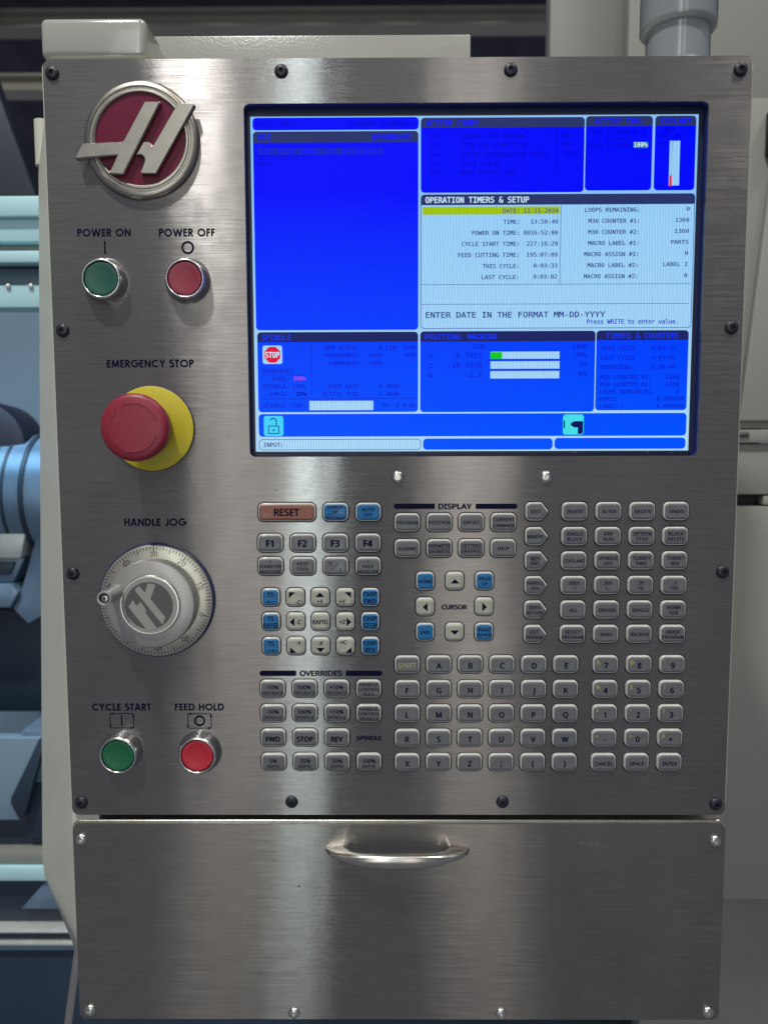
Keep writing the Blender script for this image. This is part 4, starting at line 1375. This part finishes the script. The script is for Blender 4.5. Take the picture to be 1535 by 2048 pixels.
cpart('door_lit_face', dp, 'cabinet_paint', 2.5)
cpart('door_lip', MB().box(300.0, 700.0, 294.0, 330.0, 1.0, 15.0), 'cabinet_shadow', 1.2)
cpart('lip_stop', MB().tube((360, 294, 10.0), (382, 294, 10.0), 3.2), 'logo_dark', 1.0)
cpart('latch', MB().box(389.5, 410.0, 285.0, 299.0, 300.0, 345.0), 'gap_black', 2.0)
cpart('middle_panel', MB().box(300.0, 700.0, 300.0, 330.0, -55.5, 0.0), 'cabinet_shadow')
cpart('slot_back', MB().box(300.0, 700.0, 318.0, 330.0, -68.0, -56.0), 'gap_black', 0)
cpart('slot_end', MB().box(404.5, 700.0, 301.0, 317.0, -67.0, -57.0), 'cabinet_paint', 0.8)
cpart('lower_panel', MB().box(300.0, 700.0, 298.0, 330.0, -520.0, -68.5), 'cabinet_paint')
cpart('base_shade_panel', MB().box(300.0, 700.0, 345.0, 375.0, -900.0, -500.0), 'cabinet_shadow')  # set-back darker panel standing in for the soft shadow low down

# lathe working area on the left
lt = thing('lathe', 'lathe working area with blue lit interior left of the pendant', 'lathe', (-500, 600, -720))
def lpart(nm, mb, mat, bevel=1.5, **k):
    return obj(nm, mb.mesh(nm, bevel=bevel), mat, lt, (500, -600, 720), **k)
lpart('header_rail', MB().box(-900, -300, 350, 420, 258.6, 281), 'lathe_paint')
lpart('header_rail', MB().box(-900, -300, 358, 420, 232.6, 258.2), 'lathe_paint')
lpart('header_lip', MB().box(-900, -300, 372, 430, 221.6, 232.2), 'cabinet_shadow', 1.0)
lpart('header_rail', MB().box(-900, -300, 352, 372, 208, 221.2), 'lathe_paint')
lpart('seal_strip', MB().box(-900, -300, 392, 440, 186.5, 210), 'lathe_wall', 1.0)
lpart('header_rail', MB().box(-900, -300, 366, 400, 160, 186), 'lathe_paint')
for x in (-446, -419.5):
    lpart('rail_screw', MB().lathe([(3.0, 366.2), (2.8, 363.6), (1.4, 362.6), (0, 362.5)], 20, x, 184.0), 'bright_steel', 0)
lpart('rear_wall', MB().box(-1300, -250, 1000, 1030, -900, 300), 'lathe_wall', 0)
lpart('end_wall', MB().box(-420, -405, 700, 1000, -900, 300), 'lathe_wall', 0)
# chuck end, turret block and its stepped tool holders
ch = MB()
ch.tube((-640, 760, 6), (-640, 600, 6), 96, 82, 48)
lpart('chuck', MB().lathe([(60, 660), (64, 600), (60, 590), (40, 586), (0, 584)], 56, -602, 2), 'screw_black', 0)
lpart('spindle_nose', MB().tube((-760, 640, -75), (-480, 640, -75), 92, 92, 56), 'lathe_steel', 3)
lpart('chuck_rim', MB().tube((-590, 640, -75), (-574, 640, -75), 97, 97, 56), 'lathe_dark', 2)
lpart('chuck_rim', MB().tube((-561, 640, -75), (-556, 640, -75), 93.5, 93.5, 56), 'lathe_dark', 1)
lpart('chuck_rim', MB().tube((-534, 640, -75), (-527, 640, -75), 95, 95, 56), 'lathe_dark', 1)
lpart('turret_block', MB().prism([(-760, -163), (-540, -163), (-532, -127), (-760, -127)], 560, 700), 'bright_steel', 2)
lpart('turret_face', MB().prism([(-760, -200), (-558, -200), (-540, -164), (-760, -164)], 572, 700), 'lathe_steel', 2)
lpart('tool_slot', MB().prism([(-760, -188), (-560, -188), (-552, -170), (-760, -170)], 566, 571.5), 'lathe_dark', 0.5)
lpart('tool_holder', MB().prism([(-760, -236), (-560, -236), (-546, -213), (-558, -201), (-760, -201)], 562, 690), 'lathe_steel', 2)
lpart('tool_holder', MB().prism([(-546, -212), (-520, -130), (-490, -130), (-490, -235), (-538, -262), (-559, -240)], 570, 690), 'lathe_steel', 2)
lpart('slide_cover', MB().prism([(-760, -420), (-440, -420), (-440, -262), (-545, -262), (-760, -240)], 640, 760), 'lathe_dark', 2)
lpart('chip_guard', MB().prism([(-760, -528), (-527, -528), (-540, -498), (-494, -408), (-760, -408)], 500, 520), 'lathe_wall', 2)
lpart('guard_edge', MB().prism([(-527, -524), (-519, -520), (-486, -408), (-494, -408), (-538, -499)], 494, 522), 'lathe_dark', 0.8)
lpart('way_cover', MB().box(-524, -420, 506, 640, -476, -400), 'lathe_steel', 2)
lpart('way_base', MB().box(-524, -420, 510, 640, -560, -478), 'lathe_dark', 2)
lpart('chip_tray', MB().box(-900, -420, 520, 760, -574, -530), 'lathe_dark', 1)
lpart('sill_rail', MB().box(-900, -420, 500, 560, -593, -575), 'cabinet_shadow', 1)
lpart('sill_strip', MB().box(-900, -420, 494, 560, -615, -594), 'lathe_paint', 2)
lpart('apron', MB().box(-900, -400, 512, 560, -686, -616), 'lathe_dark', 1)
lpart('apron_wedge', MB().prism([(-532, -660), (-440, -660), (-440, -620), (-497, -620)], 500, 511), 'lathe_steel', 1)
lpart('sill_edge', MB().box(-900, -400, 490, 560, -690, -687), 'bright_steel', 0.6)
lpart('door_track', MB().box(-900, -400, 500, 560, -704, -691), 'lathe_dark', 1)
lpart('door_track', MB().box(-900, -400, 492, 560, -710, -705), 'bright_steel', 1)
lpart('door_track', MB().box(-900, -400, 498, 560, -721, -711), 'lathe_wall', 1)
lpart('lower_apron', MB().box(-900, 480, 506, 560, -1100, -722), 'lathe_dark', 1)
wl = area('lathe_work_light', (-0.62, 0.50, 0.14), (-0.60, 0.62, -0.5), 0.5, 0.12, 1.2, (0.45, 0.78, 1.0))

rod = MB().tube((-281, 104, -436), (-306, 104, -585), 3.6, 3.6, 20)
o = obj('steel_rod', rod.mesh('steel_rod'), 'edge_steel')
o['label'] = 'thin slanting steel rod at the lower left of the pendant'
o['category'] = 'rod'

# dark hood edge above the lathe
hd_ = MB().prism([(-1300, 485), (-692, 485), (-754, 669), (-830, 900), (-1300, 900)], 1000, 1040)
o = obj('machine_hood', hd_.mesh('machine_hood', bevel=2), 'hood_navy')
o['label'] = 'dark slanted hood above the lathe on the far left'
o['category'] = 'hood'

# roof far behind
rf = MB()
K = 60
pts = []
for i in range(K * 2 + 1):
    x = -6000 + i * 100
    pts.append((x, 3300 + (0 if (i // 2) % 2 else 55)))
vs = [(x, 2500, z) for x, z in pts] + [(x, 14000, z - 900) for x, z in pts]
n = len(pts)
rf.add(vs, [(i, i + 1, n + i + 1, n + i) for i in range(n - 1)])
obj('ceiling', rf.mesh('ceiling', recalc=False, flat=True), 'roof_dark', kind='structure')
obj('rear_wall', MB().box(-6000, 6000, 12000, 12100, -1500, 3400).mesh('rear_wall'), 'roof_dark', kind='structure')
def beam(label, x0, x1, y, z0, z1, depth=160):
    t = (z1 - z0) * 0.14
    mb = MB()
    c = y + depth / 2
    pts = [(y, z0), (y + depth, z0), (y + depth, z0 + t), (c + 8, z0 + t), (c + 8, z1 - t), (y + depth, z1 - t), (y + depth, z1), (y, z1), (y, z1 - t), (c - 8, z1 - t), (c - 8, z0 + t), (y, z0 + t)]
    mb.rings([[(x0, a, b) for a, b in pts], [(x1, a, b) for a, b in pts]], True, True)
    o = obj('roof_beam', mb.mesh('roof_beam', flat=True), 'beam_paint')
    o['label'] = label
    o['category'] = 'beam'
    o['group'] = 'roof beams'
beam('long pale roof beam above the pendant top edge', -5000, 4000, 5000, 2870, 2990)
beam('lower roof beam seen left of the white rounded box', -5000, -1900, 5000, 2455, 2565)
mb = MB().box(-2760, -2600, 4700, 4800, 2860, 3290)
o = obj('roof_hanger', mb.mesh('roof_hanger', bevel=6), 'beam_paint')
o['label'] = 'vertical roof hanger in the top left corner'
o['category'] = 'hanger'
